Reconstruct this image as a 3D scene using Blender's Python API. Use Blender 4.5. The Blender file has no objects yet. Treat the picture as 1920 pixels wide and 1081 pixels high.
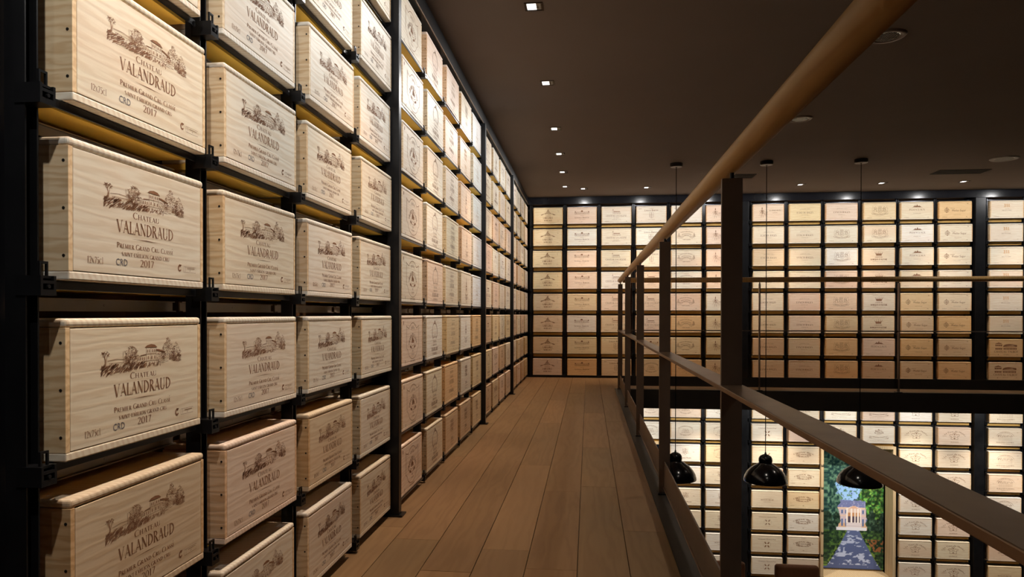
import bpy, bmesh, math, random
from mathutils import Vector, Matrix
random.seed(7)
C = bpy.context.scene.collection
S = bpy.context.scene
PI = math.pi

# ------------------------------------------------------------------ camera, world, exposure
ZC = 1.125                     # camera height above the gallery floor (world z = 0 is the gallery floor)
def make_camera():
    F, yaw, pitch, roll, cy = 1288.24, 0.1109, -0.0075, 0.0013, 597.94
    cam = bpy.data.cameras.new('camera'); cam.sensor_width = 36; cam.sensor_fit = 'HORIZONTAL'
    cam.lens = F / 1920 * 36; cam.shift_y = (cy - 540.5) / 1920
    cam.clip_start = 0.05; cam.clip_end = 60
    f = Vector((-math.sin(yaw) * math.cos(pitch), math.cos(yaw) * math.cos(pitch), math.sin(pitch)))
    r = Vector((math.cos(yaw), math.sin(yaw), 0)); u = r.cross(f)
    r2 = r * math.cos(roll) + u * math.sin(roll); u2 = -r * math.sin(roll) + u * math.cos(roll)
    o = bpy.data.objects.new('camera', cam); C.objects.link(o)
    m = Matrix((r2, u2, -f)).transposed().to_4x4(); m.translation = (0, 0, ZC)
    o.matrix_world = m; S.camera = o
make_camera()
w = bpy.data.worlds.new('world'); S.world = w; w.use_nodes = True
w.node_tree.nodes['Background'].inputs[0].default_value = (1.0, 0.86, 0.72, 1)
w.node_tree.nodes['Background'].inputs[1].default_value = 0.006
S.view_settings.view_transform = 'Standard'; S.view_settings.look = 'None'
S.view_settings.gamma = 1; S.view_settings.exposure = 0.0; S.view_settings.use_curve_mapping = False

SPOT_LOW, SPOT_WIDE, SPOT_BACK, SPOT_BWIDE, SPOT_DOWN, SPOT_ROUND = 120, 11.3, 84, 14.5, 95, 52
WARM, WHITE, SOFT = (1.0, 0.70, 0.44), (1.0, 0.99, 0.97), (1.0, 0.90, 0.78)

def spot(name, loc, aim, energy, angle, color, parent=None, blend=1.0, r=0.03):
    l = bpy.data.lights.new(name, 'SPOT'); l.energy = energy; l.spot_size = math.radians(angle)
    l.spot_blend = blend; l.color = color; l.shadow_soft_size = r
    o = bpy.data.objects.new(name, l); C.objects.link(o)
    o.location = loc
    o.rotation_euler = (Vector(aim) - Vector(loc)).to_track_quat('-Z', 'Y').to_euler()
    if parent:
        o.parent = parent; o.location = Vector(loc) - parent.location
    return o

def washer(loc, axis, d, sp, stops, energy, color, parent):
    """asymmetric wall-washer: a point lamp whose photometric distribution is set by direction (as an IES file would)"""
    l = bpy.data.lights.new('washer_light', 'POINT'); l.energy = energy; l.color = color; l.shadow_soft_size = .035
    l.use_nodes = True; nt = l.node_tree; em = nt.nodes['Emission']
    tc = nt.nodes.new('ShaderNodeTexCoord'); sx = nt.nodes.new('ShaderNodeSeparateXYZ'); nt.links.new(tc.outputs['Normal'], sx.inputs[0])
    def m(op, a, b=None, clamp=False):
        n = nt.nodes.new('ShaderNodeMath'); n.operation = op; n.use_clamp = clamp
        for i, v in enumerate((a, b)):
            if v is None: continue
            if isinstance(v, (int, float)): n.inputs[i].default_value = v
            else: nt.links.new(v, n.inputs[i])
        return n.outputs[0]
    ax = m('MULTIPLY', sx.outputs[0], -1.0) if axis == '-x' else sx.outputs[1]
    side = sx.outputs[1] if axis == '-x' else sx.outputs[0]
    on = m('GREATER_THAN', ax, .02); inv = m('DIVIDE', 1.0, m('MAXIMUM', ax, .08)); rr = m('MULTIPLY', inv, d)
    z = m('ADD', m('MULTIPLY', sx.outputs[2], rr), loc[2]); y = m('ABSOLUTE', m('MULTIPLY', side, rr))
    ramp = nt.nodes.new('ShaderNodeValToRGB'); e = ramp.color_ramp.elements
    stops = [((zz + 5.0) / 2.515, v) for zz, v in [(-5.0, 0.0)] + stops]
    e[0].position, e[0].color = stops[0][0] / 3.3, (stops[0][1],) * 3 + (1,); e[1].position, e[1].color = stops[-1][0] / 3.3, (stops[-1][1],) * 3 + (1,)
    for p, v in stops[1:-1]:
        q = e.new(p / 3.3); q.color = (v, v, v, 1)
    nt.links.new(m('DIVIDE', m('ADD', z, 5.0), 2.515 * 3.3), ramp.inputs[0])
    win = m('MAXIMUM', m('SUBTRACT', 1.0, m('DIVIDE', y, 1.8 * sp)), 0.0)
    st = m('MULTIPLY', m('MULTIPLY', m('POWER', m('MINIMUM', inv, 4.6), 3.0), ramp.outputs[0]), m('MULTIPLY', win, on))
    nt.links.new(st, em.inputs['Strength'])
    o = bpy.data.objects.new('washer_light', l); C.objects.link(o); o.parent = parent; o.location = Vector(loc) - parent.location
    return o
WASH_L = [(0, .03), (.25, .065), (.65, .14), (1.0, .25), (1.4, .43), (1.8, .67), (2.2, .88), (2.7, .96), (3.15, .86), (3.22, .0)]
WASH_B = [(0, .03), (.25, .06), (.65, .14), (1.0, .26), (1.4, .45), (1.8, .70), (2.2, .92), (2.6, 1.0), (3.15, 1.0), (3.22, .0)]

# ------------------------------------------------------------------ dimensions solved from the photograph
XL = -1.0835                   # plane of the crate fronts on the left wall
YB = 12.20                     # plane of the crate fronts on the back wall
P, H = 0.3822, 0.3012          # row pitch, crate height
W, Q = 0.5054, 0.62            # crate width, column pitch on the left
HB, WB, QB = 0.2927, 0.5159, 0.6018
Z0 = ZC - 0.3123 - 2 * P       # bottom of the lowest left crates
Z0B = ZC - 1.0824              # bottom of the lowest back crates
ZLOW = -3.42                   # lower storey floor
CEIL = ZC + 2.07
ZTOPLOW = ZC - 1.883 + P - HB  # bottom of the top row on the lower storey
XR, YR = 0.474, 10.45          # railing lines
XWALL, YN = 9.6, -2.6

# ------------------------------------------------------------------ materials
def mat(name, color=(.5, .5, .5), rough=.5, metal=0.0, emit=None, estr=0, spec=.5):
    m = bpy.data.materials.new(name); m.use_nodes = True
    b = m.node_tree.nodes['Principled BSDF']
    b.inputs['Base Color'].default_value = (*color, 1); b.inputs['Roughness'].default_value = rough
    b.inputs['Metallic'].default_value = metal; b.inputs['Specular IOR Level'].default_value = spec
    if emit:
        b.inputs['Emission Color'].default_value = (*emit, 1); b.inputs['Emission Strength'].default_value = estr
    return m
def N(m, t, **kw):
    n = m.node_tree.nodes.new(t)
    for k, v in kw.items(): setattr(n, k, v)
    return n
def lk(m, a, b): m.node_tree.links.new(a, b)
def rampn(m, stops):
    r = N(m, 'ShaderNodeValToRGB'); e = r.color_ramp.elements
    e[0].position, e[0].color = stops[0][0], (*stops[0][1], 1)
    e[1].position, e[1].color = stops[-1][0], (*stops[-1][1], 1)
    for p, c in stops[1:-1]:
        x = e.new(p); x.color = (*c, 1)
    return r
def wood(name, light, dark, scale=(1, 1, 1), wave=18, dist=7, axis='Z', rough=.55, tint=True, bump=.15, mix2=None, spec=.35, blotch=.5, dsc=2.5):
    """grain = distorted bands along one axis, each object shifted by its own random number, tinted by the object colour"""
    m = mat(name, light, rough, spec=spec); b = m.node_tree.nodes['Principled BSDF']
    tc = N(m, 'ShaderNodeTexCoord'); oi = N(m, 'ShaderNodeObjectInfo')
    mu = N(m, 'ShaderNodeMath', operation='MULTIPLY'); mu.inputs[1].default_value = 37.0; lk(m, oi.outputs['Random'], mu.inputs[0])
    cb = N(m, 'ShaderNodeCombineXYZ'); lk(m, mu.outputs[0], cb.inputs[0]); lk(m, mu.outputs[0], cb.inputs[1]); lk(m, mu.outputs[0], cb.inputs[2])
    ad = N(m, 'ShaderNodeVectorMath', operation='ADD'); lk(m, tc.outputs['Object'], ad.inputs[0]); lk(m, cb.outputs[0], ad.inputs[1])
    mp = N(m, 'ShaderNodeMapping'); mp.inputs['Scale'].default_value = scale; lk(m, ad.outputs[0], mp.inputs[0])
    wv = N(m, 'ShaderNodeTexWave', wave_type='BANDS', bands_direction=axis); wv.inputs['Scale'].default_value = wave
    wv.inputs['Distortion'].default_value = dist; wv.inputs['Detail'].default_value = 3; wv.inputs['Detail Scale'].default_value = dsc
    lk(m, mp.outputs[0], wv.inputs[0])
    ns = N(m, 'ShaderNodeTexNoise'); ns.inputs['Scale'].default_value = 60; ns.inputs['Detail'].default_value = 3; lk(m, mp.outputs[0], ns.inputs[0])
    r = rampn(m, [(.15, light), (.6, tuple(l * .55 + d * .45 for l, d in zip(light, dark))), (.95, dark)])
    mx = N(m, 'ShaderNodeMix', data_type='FLOAT'); mx.inputs[0].default_value = .35
    lk(m, wv.outputs['Fac'], mx.inputs[2]); lk(m, ns.outputs[0], mx.inputs[3]); lk(m, mx.outputs[0], r.inputs[0])
    col = r.outputs[0]
    if mix2:
        n2 = N(m, 'ShaderNodeTexNoise'); n2.inputs['Scale'].default_value = 3.0; n2.inputs['Detail'].default_value = 1; lk(m, mp.outputs[0], n2.inputs[0])
        rr = rampn(m, [(.48, (0, 0, 0)), (.68, (blotch,) * 3)]); lk(m, n2.outputs[0], rr.inputs[0])
        x2 = N(m, 'ShaderNodeMix', data_type='RGBA'); lk(m, rr.outputs[0], x2.inputs[0]); lk(m, col, x2.inputs[6]); x2.inputs[7].default_value = (*mix2, 1); col = x2.outputs[2]
    if tint:
        x = N(m, 'ShaderNodeMix', data_type='RGBA', blend_type='MULTIPLY'); x.inputs[0].default_value = 1
        lk(m, col, x.inputs[6]); lk(m, oi.outputs['Color'], x.inputs[7]); col = x.outputs[2]
    lk(m, col, b.inputs['Base Color'])
    if bump:
        bp = N(m, 'ShaderNodeBump'); bp.inputs['Strength'].default_value = bump; bp.inputs['Distance'].default_value = .002
        lk(m, mx.outputs[0], bp.inputs['Height']); lk(m, bp.outputs[0], b.inputs['Normal'])
    return m

M = {}
M['pine'] = wood('pine_panel', (.80, .715, .595), (.70, .575, .435), (.13, 1, 1), 13, 9, mix2=(.73, .54, .40), blotch=.55)
M['pine_side'] = wood('pine_side', (.82, .64, .43), (.64, .43, .24), (1, .18, 1), 14, 9, mix2=(.62, .36, .18))
M['endgrain'] = wood('pine_batten', (.84, .76, .65), (.70, .57, .44), (1.0, .2, .5), 34, 3, axis='DIAGONAL', bump=.05)
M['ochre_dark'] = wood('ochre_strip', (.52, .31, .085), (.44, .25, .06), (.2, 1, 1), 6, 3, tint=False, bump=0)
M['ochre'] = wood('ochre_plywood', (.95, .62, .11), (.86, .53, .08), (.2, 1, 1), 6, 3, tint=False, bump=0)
M['backing'] = wood('stained_backing', (.15, .075, .032), (.09, .042, .018), (.3, .3, 1), 6, 3, tint=False, bump=0)
M['oak_floor'] = wood('oak_floor', (.315, .200, .106), (.260, .160, .082), (1, .12, 1), 4, 14, axis='X', rough=.5, mix2=(.280, .170, .092), spec=.25, bump=.05)
M['oak_rail'] = wood('oak_handrail', (.60, .385, .155), (.50, .30, .11), (1, .05, 1), 9, 6, axis='X', rough=.38, tint=False, spec=.45, bump=.04)
M['oak_niche'] = wood('oak_niche', (.74, .56, .33), (.60, .42, .22), (1, 1, .1), 9, 4, axis='X', rough=.5, tint=False, bump=.04)
def noisy(m, sc, lo, hi, bumpd=0):
    b = m.node_tree.nodes['Principled BSDF']; tc = N(m, 'ShaderNodeTexCoord')
    n = N(m, 'ShaderNodeTexNoise'); n.inputs['Scale'].default_value = sc; n.inputs['Detail'].default_value = 4
    lk(m, tc.outputs['Object'], n.inputs[0]); r = rampn(m, [(.3, lo), (.7, hi)]); lk(m, n.outputs[0], r.inputs[0]); lk(m, r.outputs[0], b.inputs['Base Color'])
    return m
M['steel'] = noisy(mat('black_steel', rough=.34, metal=.3, spec=.38), 9, (.007, .007, .008), (.012, .012, .013))
M['steel_edge'] = noisy(mat('steel_edge', rough=.3, metal=.7), 12, (.05, .052, .06), (.075, .078, .088))
M['channel'] = noisy(mat('grey_channel', rough=.45, metal=.5), 6, (.26, .225, .19), (.32, .28, .235))
M['bronze'] = noisy(mat('bronze_paint', rough=.42, metal=.25), 8, (.19, .145, .115), (.225, .175, .14))
M['post'] = noisy(mat('post_paint', rough=.45, metal=.2), 8, (.17, .125, .098), (.20, .148, .116))
M['beam'] = noisy(mat('beam_paint', rough=.5), 5, (.040, .032, .024), (.050, .040, .031))
M['midrail'] = noisy(mat('bronze_bar', rough=.33, metal=.5), 14, (.21, .135, .085), (.28, .185, .12))
M['plate'] = noisy(mat('floor_plate', rough=.5, metal=.2), 7, (.020, .017, .014), (.030, .026, .022))
M['panelblack'] = noisy(mat('black_panel', rough=.5), 3, (.004, .004, .006), (.007, .007, .009))
M['gloss'] = noisy(mat('black_lacquer', rough=.2, spec=.35), 3, (.006, .006, .008), (.010, .010, .012))
M['ceiling'] = noisy(mat('brown_ceiling', rough=.85, spec=.2), 1.2, (.185, .146, .120), (.198, .157, .130))
M['wall'] = noisy(mat('dark_wall', rough=.8, spec=.2), 2, (.020, .018, .016), (.028, .025, .022))
M['lampblack'] = noisy(mat('black_enamel', rough=.16, spec=.7), 4, (.006, .006, .007), (.010, .009, .010))
M['leather'] = noisy(mat('tan_leather', rough=.5, spec=.4), 30, (.36, .155, .072), (.44, .195, .095))
M['ink'] = noisy(mat('burnt_ink', rough=.8), 60, (.19, .078, .032), (.30, .14, .062))
M['inkmid'] = noisy(mat('burnt_ink_medium', rough=.8), 60, (.26, .145, .085), (.38, .23, .145))
M['inkpale'] = noisy(mat('burnt_ink_pale', rough=.8), 60, (.42, .30, .21), (.55, .41, .29))
M['inkorange'] = noisy(mat('orange_ink', rough=.8), 60, (.62, .33, .12), (.70, .40, .18))
M['inkblue'] = noisy(mat('blue_ink', rough=.8), 60, (.13, .125, .145), (.18, .17, .19))
M['nail'] = noisy(mat('nail_head', rough=.4, metal=.5), 60, (.03, .025, .02), (.05, .04, .03))
M['glow'] = mat('lamp_glow', (.9, .9, .9), emit=(1, .95, .90), estr=2.2)
M['glowlow'] = mat('honeycomb_glow', (.5, .48, .42), .3, .6, emit=(1, .86, .62), estr=.25)
M['white'] = noisy(mat('white_paint', rough=.5), 20, (.35, .32, .28), (.40, .37, .33))
M['darkfloor'] = noisy(mat('lower_floor', rough=.4), 3, (.10, .06, .035), (.14, .085, .05))
M['bluepic'] = noisy(mat('sky_print', rough=.6), 2, (.02, .16, .62), (.06, .25, .75))

# ------------------------------------------------------------------ mesh helpers
def mesh(name, verts, faces, m=None, smooth=False):
    me = bpy.data.meshes.new(name); me.from_pydata(verts, [], faces); me.update()
    if m: me.materials.append(m)
    if smooth: me.polygons.foreach_set('use_smooth', [True] * len(me.polygons))
    return me
class MB:
    def __init__(s): s.v, s.f = [], []
    def box(s, x0, x1, y0, y1, z0, z1):
        n = len(s.v)
        s.v += [(x0, y0, z0), (x1, y0, z0), (x1, y1, z0), (x0, y1, z0), (x0, y0, z1), (x1, y0, z1), (x1, y1, z1), (x0, y1, z1)]
        s.f += [tuple(n + i for i in q) for q in ((0, 3, 2, 1), (4, 5, 6, 7), (0, 1, 5, 4), (1, 2, 6, 5), (2, 3, 7, 6), (3, 0, 4, 7))]
        return s
    def tube(s, p0, p1, r, n=10, caps=True):
        p0, p1 = Vector(p0), Vector(p1); d = (p1 - p0).normalized()
        a = d.orthogonal().normalized(); b = d.cross(a); k = len(s.v)
        for p in (p0, p1):
            for i in range(n):
                t = 2 * PI * i / n; s.v.append(tuple(p + a * r * math.cos(t) + b * r * math.sin(t)))
        for i in range(n): s.f.append((k + i, k + (i + 1) % n, k + n + (i + 1) % n, k + n + i))
        if caps: s.f += [tuple(k + i for i in reversed(range(n))), tuple(k + n + i for i in range(n))]
        return s
    def lathe(s, prof, cx=0, cy=0, n=32):
        k = len(s.v)
        for (r, z) in prof:
            for i in range(n):
                t = 2 * PI * i / n; s.v.append((cx + r * math.cos(t), cy + r * math.sin(t), z))
        for j in range(len(prof) - 1):
            for i in range(n):
                a = k + j * n + i; b = k + j * n + (i + 1) % n; s.f.append((a, b, b + n, a + n))
        return s
    def mesh(s, name, m, smooth=False, bevel=0, seg=2):
        me = mesh(name, s.v, s.f, m, smooth)
        if bevel:
            bm = bmesh.new(); bm.from_mesh(me)
            bmesh.ops.bevel(bm, geom=bm.edges[:], offset=bevel, segments=seg, affect='EDGES', profile=.5)
            bm.to_mesh(me); bm.free()
        return me
def obj(name, me, parent=None, loc=(0, 0, 0), rot=0, color=None):
    o = bpy.data.objects.new(name, me); C.objects.link(o); o.location = loc
    if rot: o.rotation_euler = (0, 0, rot)
    if parent: o.parent = parent
    if color: o.color = color
    return o
def tag(o, label=None, cat=None, group=None, kind=None):
    if label: o['label'] = label
    if cat: o['category'] = cat
    if group: o['group'] = group
    if kind: o['kind'] = kind
    return o
def thing(name, label, cat, loc=(0, 0, 0), rot=0, group=None):
    o = bpy.data.objects.new(name, None); C.objects.link(o); o.location = loc; o.rotation_euler = (0, 0, rot)
    o.empty_display_size = .1
    return tag(o, label, cat, group)
def struct(name, me, loc=(0, 0, 0)):
    return tag(obj(name, me, None, loc), kind='structure')

# ------------------------------------------------------------------ room shell
floor = struct('floor', MB().box(-1.38, XR + .055, YN, YB + .30, -.27, -.022).box(XR + .055, XWALL, YR - .055, YB + .30, -.27, -.022).mesh('floor', M['bronze']))
# planks of the gallery floor
xs = -1.38; rnd = random.Random(3)
cuts = [-.047 + .229 * k for k in range(-6, 3)]
lanes = []
lo = -1.38
for k in range(-5, 3):
    a = -.047 + .229 * k
    if a > lo + .05: lanes.append((lo, a)); lo = a
lanes.append((lo, XR - .078))
for li, (a, b) in enumerate(lanes):
    y = YN + rnd.uniform(0, .9); ends = [YN]
    known = {4: [3.25, 5.1], 2: [3.35, 6.4], 5: [3.02, 4.36, 7.8]}.get(li)
    while y < YB - .3:
        ends.append(y); y += rnd.uniform(1.3, 2.3)
    if known: ends = [YN, -.3] + [1.5] + known + [known[-1] + 2.0, known[-1] + 3.9]
    ends = [e for e in ends if e < YB] + [YB + .05]
    for e0, e1 in zip(ends, ends[1:]):
        g = rnd.uniform(.86, 1.08); rr = rnd.uniform(.97, 1.05)
        me = MB().box(a + .0018, b - .0018, e0 + .001, e1 - .001, -.022, rnd.uniform(-.0006, 0)).mesh('plank', M['oak_floor'])
        obj('plank', me, floor, color=(min(1.1, g * rr), g, g * .98, 1))
x = XR - .078
while x < XWALL:
    x1 = min(x + .229, XWALL); y = YR + .06; g = rnd.uniform(.88, 1.08)
    me = MB().box(x + .0012, x1 - .0012, y, YB + .05, -.022, 0).mesh('plank', M['oak_floor']); obj('plank', me, floor, color=(g, g, g, 1)); x = x1

struct('wall_left', MB().box(-1.46, -1.38, YN, YB + .40, ZLOW, CEIL).mesh('wall', M['wall']))
bk = MB()
nx0, nx1, nz0, nz1 = 3.985, 5.105, ZC - 4.47, ZC - 2.27      # picture niche opening
mx0, mx1 = .24, 1.345                                          # second niche
bk.box(-1.38, XWALL, YB + .30, YB + .40, nz1, CEIL); bk.box(-1.38, mx0, YB + .30, YB + .40, ZLOW, nz1)
bk.box(mx1, nx0, YB + .30, YB + .40, ZLOW, nz1); bk.box(nx1, XWALL, YB + .30, YB + .40, ZLOW, nz1)
struct('wall_back', bk.mesh('wall', M['wall']))
struct('wall_right', MB().box(XWALL, XWALL + .08, YN, YB + .40, ZLOW, CEIL).mesh('wall', M['wall']))
struct('wall_front', MB().box(-1.38, XWALL, YN - .08, YN, ZLOW, CEIL).mesh('wall', M['wall']))
struct('floor', MB().box(-1.38, XWALL, YN, YB + .8, ZLOW - .08, ZLOW).mesh('floor', M['darkfloor']))
struct('ceiling', MB().box(-1.46, XWALL + .08, YN - .08, YB + .40, CEIL, CEIL + .1).mesh('ceiling', M['ceiling']))
# fascia above the shelving (left, back) with a small bottom lip, coloured paler to paint in its lit edge
zf = ZC + 1.94
struct('trim_1', MB().box(-1.38, XL + .008, 1.10, YB - .01, zf, CEIL).mesh('trim', M['steel']))
struct('trim_6', MB().box(XL + .008, XL + .017, 1.10, YB - .03, zf, zf + .010).mesh('trim', M['midrail'], bevel=.002, seg=1))
struct('trim_2', MB().box(-1.08, XWALL, YB - .02, YB + .30, zf, CEIL).mesh('trim', M['gloss'], bevel=.004))
# edge plates of the gallery floor and the beam below it
struct('trim_3', MB().box(XR - .078, XR + .050, YN, YR + .055, -.02, .003).box(XR - .078, XR - .074, YN, YR + .055, -.02, .006).mesh('trim', M['plate']))
struct('trim_4', MB().box(XR + .050, XWALL, YR - .055, YR + .06, -.02, .003).mesh('trim', M['plate']))
struct('trim_5', MB().box(XR + .055, XWALL, YR - .067, YR - .055, -.275, -.012).box(XR + .055, XR + .067, YN, YR - .067, -.275, -.012).mesh('trim', M['beam']))

# ------------------------------------------------------------------ printed marks (flat ink shapes in crate-front coordinates, metres)
def arcpts(cx, cz, rx, rz, a0, a1, n=24):
    return [(cx + rx * math.cos(math.radians(a0 + (a1 - a0) * i / n)), cz + rz * math.sin(math.radians(a0 + (a1 - a0) * i / n))) for i in range(n + 1)]
_cache = {}
def text_mesh(s):
    if s in _cache: return _cache[s]
    cu = bpy.data.curves.new('t', 'FONT'); cu.body = s; cu.size = 1; cu.resolution_u = 2; cu.align_x = 'LEFT'
    o = bpy.data.objects.new('t', cu); C.objects.link(o)
    me = bpy.data.meshes.new_from_object(o)
    v = [(a.co.x, a.co.y) for a in me.vertices]; f = [tuple(p.vertices) for p in me.polygons]
    bpy.data.objects.remove(o); bpy.data.meshes.remove(me)
    _cache[s] = (v, f); return _cache[s]
# a small roman alphabet: strokes (x, y, half width) in a unit-high box
TK, TN = .075, .026
def _st(*p, w=TK): return [(a, b, w) for a, b in p]
def _arc(cx, cy, rx, ry, a0, a1, n=14, k=TK, t=TN):
    return [(cx + rx * math.cos(math.radians(a)), cy + ry * math.sin(math.radians(a)), t + (k - t) * abs(math.cos(math.radians(a))) ** 1.5)
            for a in [a0 + (a1 - a0) * i / n for i in range(n + 1)]]
ROM = {
 'A': (.78, [_st((.08, 0), (.39, 1), w=TN), _st((.37, 1), (.70, 0)), _st((.18, .34), (.58, .34), w=TN)], [(.08, 0), (.70, 0)]),
 'B': (.66, [_st((.16, 0), (.16, 1)), _arc(.18, .75, .34, .23, 90, -90), _arc(.18, .27, .40, .25, 90, -90)], [(.13, 0), (.13, 1)]),
 'C': (.78, [_arc(.45, .5, .37, .49, 48, 312, 20)], []),
 'D': (.80, [_st((.16, 0), (.16, 1)), _arc(.18, .5, .53, .475, 90, -90, 18)], [(.13, 0), (.13, 1)]),
 'E': (.62, [_st((.16, 0), (.16, 1)), _st((.16, .975), (.54, .975), w=TN), _st((.16, .52), (.46, .52), w=TN), _st((.16, .025), (.57, .025), w=TN)], [(.13, 0), (.13, 1)]),
 'F': (.58, [_st((.16, 0), (.16, 1)), _st((.16, .975), (.54, .975), w=TN), _st((.16, .52), (.46, .52), w=TN)], [(.16, 0), (.13, 1)]),
 'G': (.84, [_arc(.45, .5, .37, .49, 48, 330, 20), _st((.76, .05), (.76, .42))], [(.74, .42)]),
 'H': (.84, [_st((.16, 0), (.16, 1)), _st((.68, 0), (.68, 1)), _st((.16, .52), (.68, .52), w=TN)], [(.16, 0), (.16, 1), (.68, 0), (.68, 1)]),
 'I': (.34, [_st((.17, 0), (.17, 1))], [(.17, 0), (.17, 1)]),
 'J': (.40, [_st((.22, 1), (.22, .1), (.1, -.12))], [(.22, 1)]),
 'K': (.76, [_st((.16, 0), (.16, 1)), _st((.18, .45), (.60, 1), w=TN), _st((.30, .58), (.68, 0))], [(.16, 0), (.16, 1), (.6, 1), (.68, 0)]),
 'L': (.60, [_st((.16, 0), (.16, 1)), _st((.16, .025), (.55, .025), w=TN), _st((.55, .02), (.57, .22), w=TN)], [(.13, 0), (.16, 1)]),
 'M': (.98, [_st((.14, 0), (.18, 1), w=TN), _st((.18, 1), (.48, .05)), _st((.48, .05), (.80, 1), w=TN), _st((.80, 1), (.84, 0))], [(.14, 0), (.15, 1), (.84, 0), (.83, 1)]),
 'N': (.84, [_st((.14, 0), (.14, 1), w=TN), _st((.14, 1), (.70, 0)), _st((.70, 0), (.70, 1), w=TN)], [(.14, 0), (.12, 1), (.70, 1)]),
 'O': (.86, [_arc(.43, .5, .36, .49, 0, 360, 26)], []),
 'P': (.64, [_st((.16, 0), (.16, 1)), _arc(.18, .72, .36, .26, 90, -90)], [(.16, 0), (.13, 1)]),
 'Q': (.86, [_arc(.43, .5, .36, .49, 0, 360, 26), _st((.5, .1), (.85, -.18))], []),
 'R': (.74, [_st((.16, 0), (.16, 1)), _arc(.18, .74, .34, .235, 90, -90), _st((.34, .5), (.68, 0))], [(.16, 0), (.13, 1), (.70, 0)]),
 'S': (.58, [[(.48, .84, TN), (.36, .97, TN), (.2, .95, .045), (.11, .80, TK), (.16, .64, TK), (.38, .46, TK), (.48, .28, TK), (.42, .09, .05), (.28, .01, TN), (.12, .06, TN), (.07, .2, TN)]], []),
 'T': (.70, [_st((.35, 0), (.35, 1)), _st((.05, .975), (.65, .975), w=TN), _st((.05, .98), (.04, .80), w=TN), _st((.65, .98), (.66, .80), w=TN)], [(.35, 0)]),
 'U': (.82, [_st((.15, 1), (.15, .35)) + _arc(.40, .32, .25, .31, 180, 360, 12) + _st((.65, .35), (.65, 1), w=TN)], [(.15, 1), (.65, 1)]),
 'V': (.78, [_st((.08, 1), (.39, 0)), _st((.39, 0), (.68, 1), w=TN)], [(.08, 1), (.68, 1)]),
 'X': (.74, [_st((.10, 1), (.62, 0)), _st((.10, 0), (.62, 1), w=TN)], [(.1, 1), (.62, 0), (.1, 0), (.62, 1)]),
 'Y': (.74, [_st((.08, 1), (.37, .45)), _st((.66, 1), (.37, .45), w=TN), _st((.37, .45), (.37, 0))], [(.08, 1), (.66, 1), (.37, 0)]),
 'Z': (.66, [_st((.08, .975), (.58, .975), w=TN), _st((.56, .97), (.08, .03)), _st((.06, .025), (.6, .025), w=TN)], []),
 '0': (.58, [_arc(.29, .5, .22, .49, 0, 360, 22)], []), '1': (.42, [_st((.22, 0), (.22, 1)), _st((.08, .84), (.22, .98), w=TN)], [(.22, 0)]),
 '2': (.56, [_arc(.26, .74, .19, .24, 160, -20, 10) + [(.30, .35, .05), (.07, .05, TN)], _st((.05, .045), (.5, .045), w=.045)], []),
 '5': (.54, [_st((.14, .95), (.46, .95), w=.04), _st((.14, .95), (.12, .55), w=TN), _arc(.22, .33, .24, .31, 110, -120, 12)], []),
 '6': (.56, [_arc(.28, .32, .2, .31, 0, 360, 18), _st((.09, .35), (.2, .75), (.42, .98), w=.04)], []),
 '7': (.54, [_st((.07, .95), (.49, .95), w=.045), _st((.49, .95), (.2, 0), w=.055)], []),
 '-': (.36, [_st((.06, .42), (.30, .42), w=.03)], []), '&': (.8, [_arc(.38, .76, .15, .22, 0, 360, 14), _arc(.33, .27, .24, .27, 60, 350, 14), _st((.3, .6), (.75, 0))], []),
 "'": (.2, [_st((.1, 1), (.1, .78), w=.04)], []), ' ': (.34, [], []), '|': (.34, [_st((.17, 0), (.17, 1), w=.05)], [(.17, 0), (.14, 1)]), '.': (.24, [_st((.1, 0), (.1, .1), w=.05)], []), '(': (.3, [_arc(.34, .5, .25, .6, 130, 230, 8)], []), ')': (.3, [_arc(-.04, .5, .25, .6, -50, 50, 8)], []),
}
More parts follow.
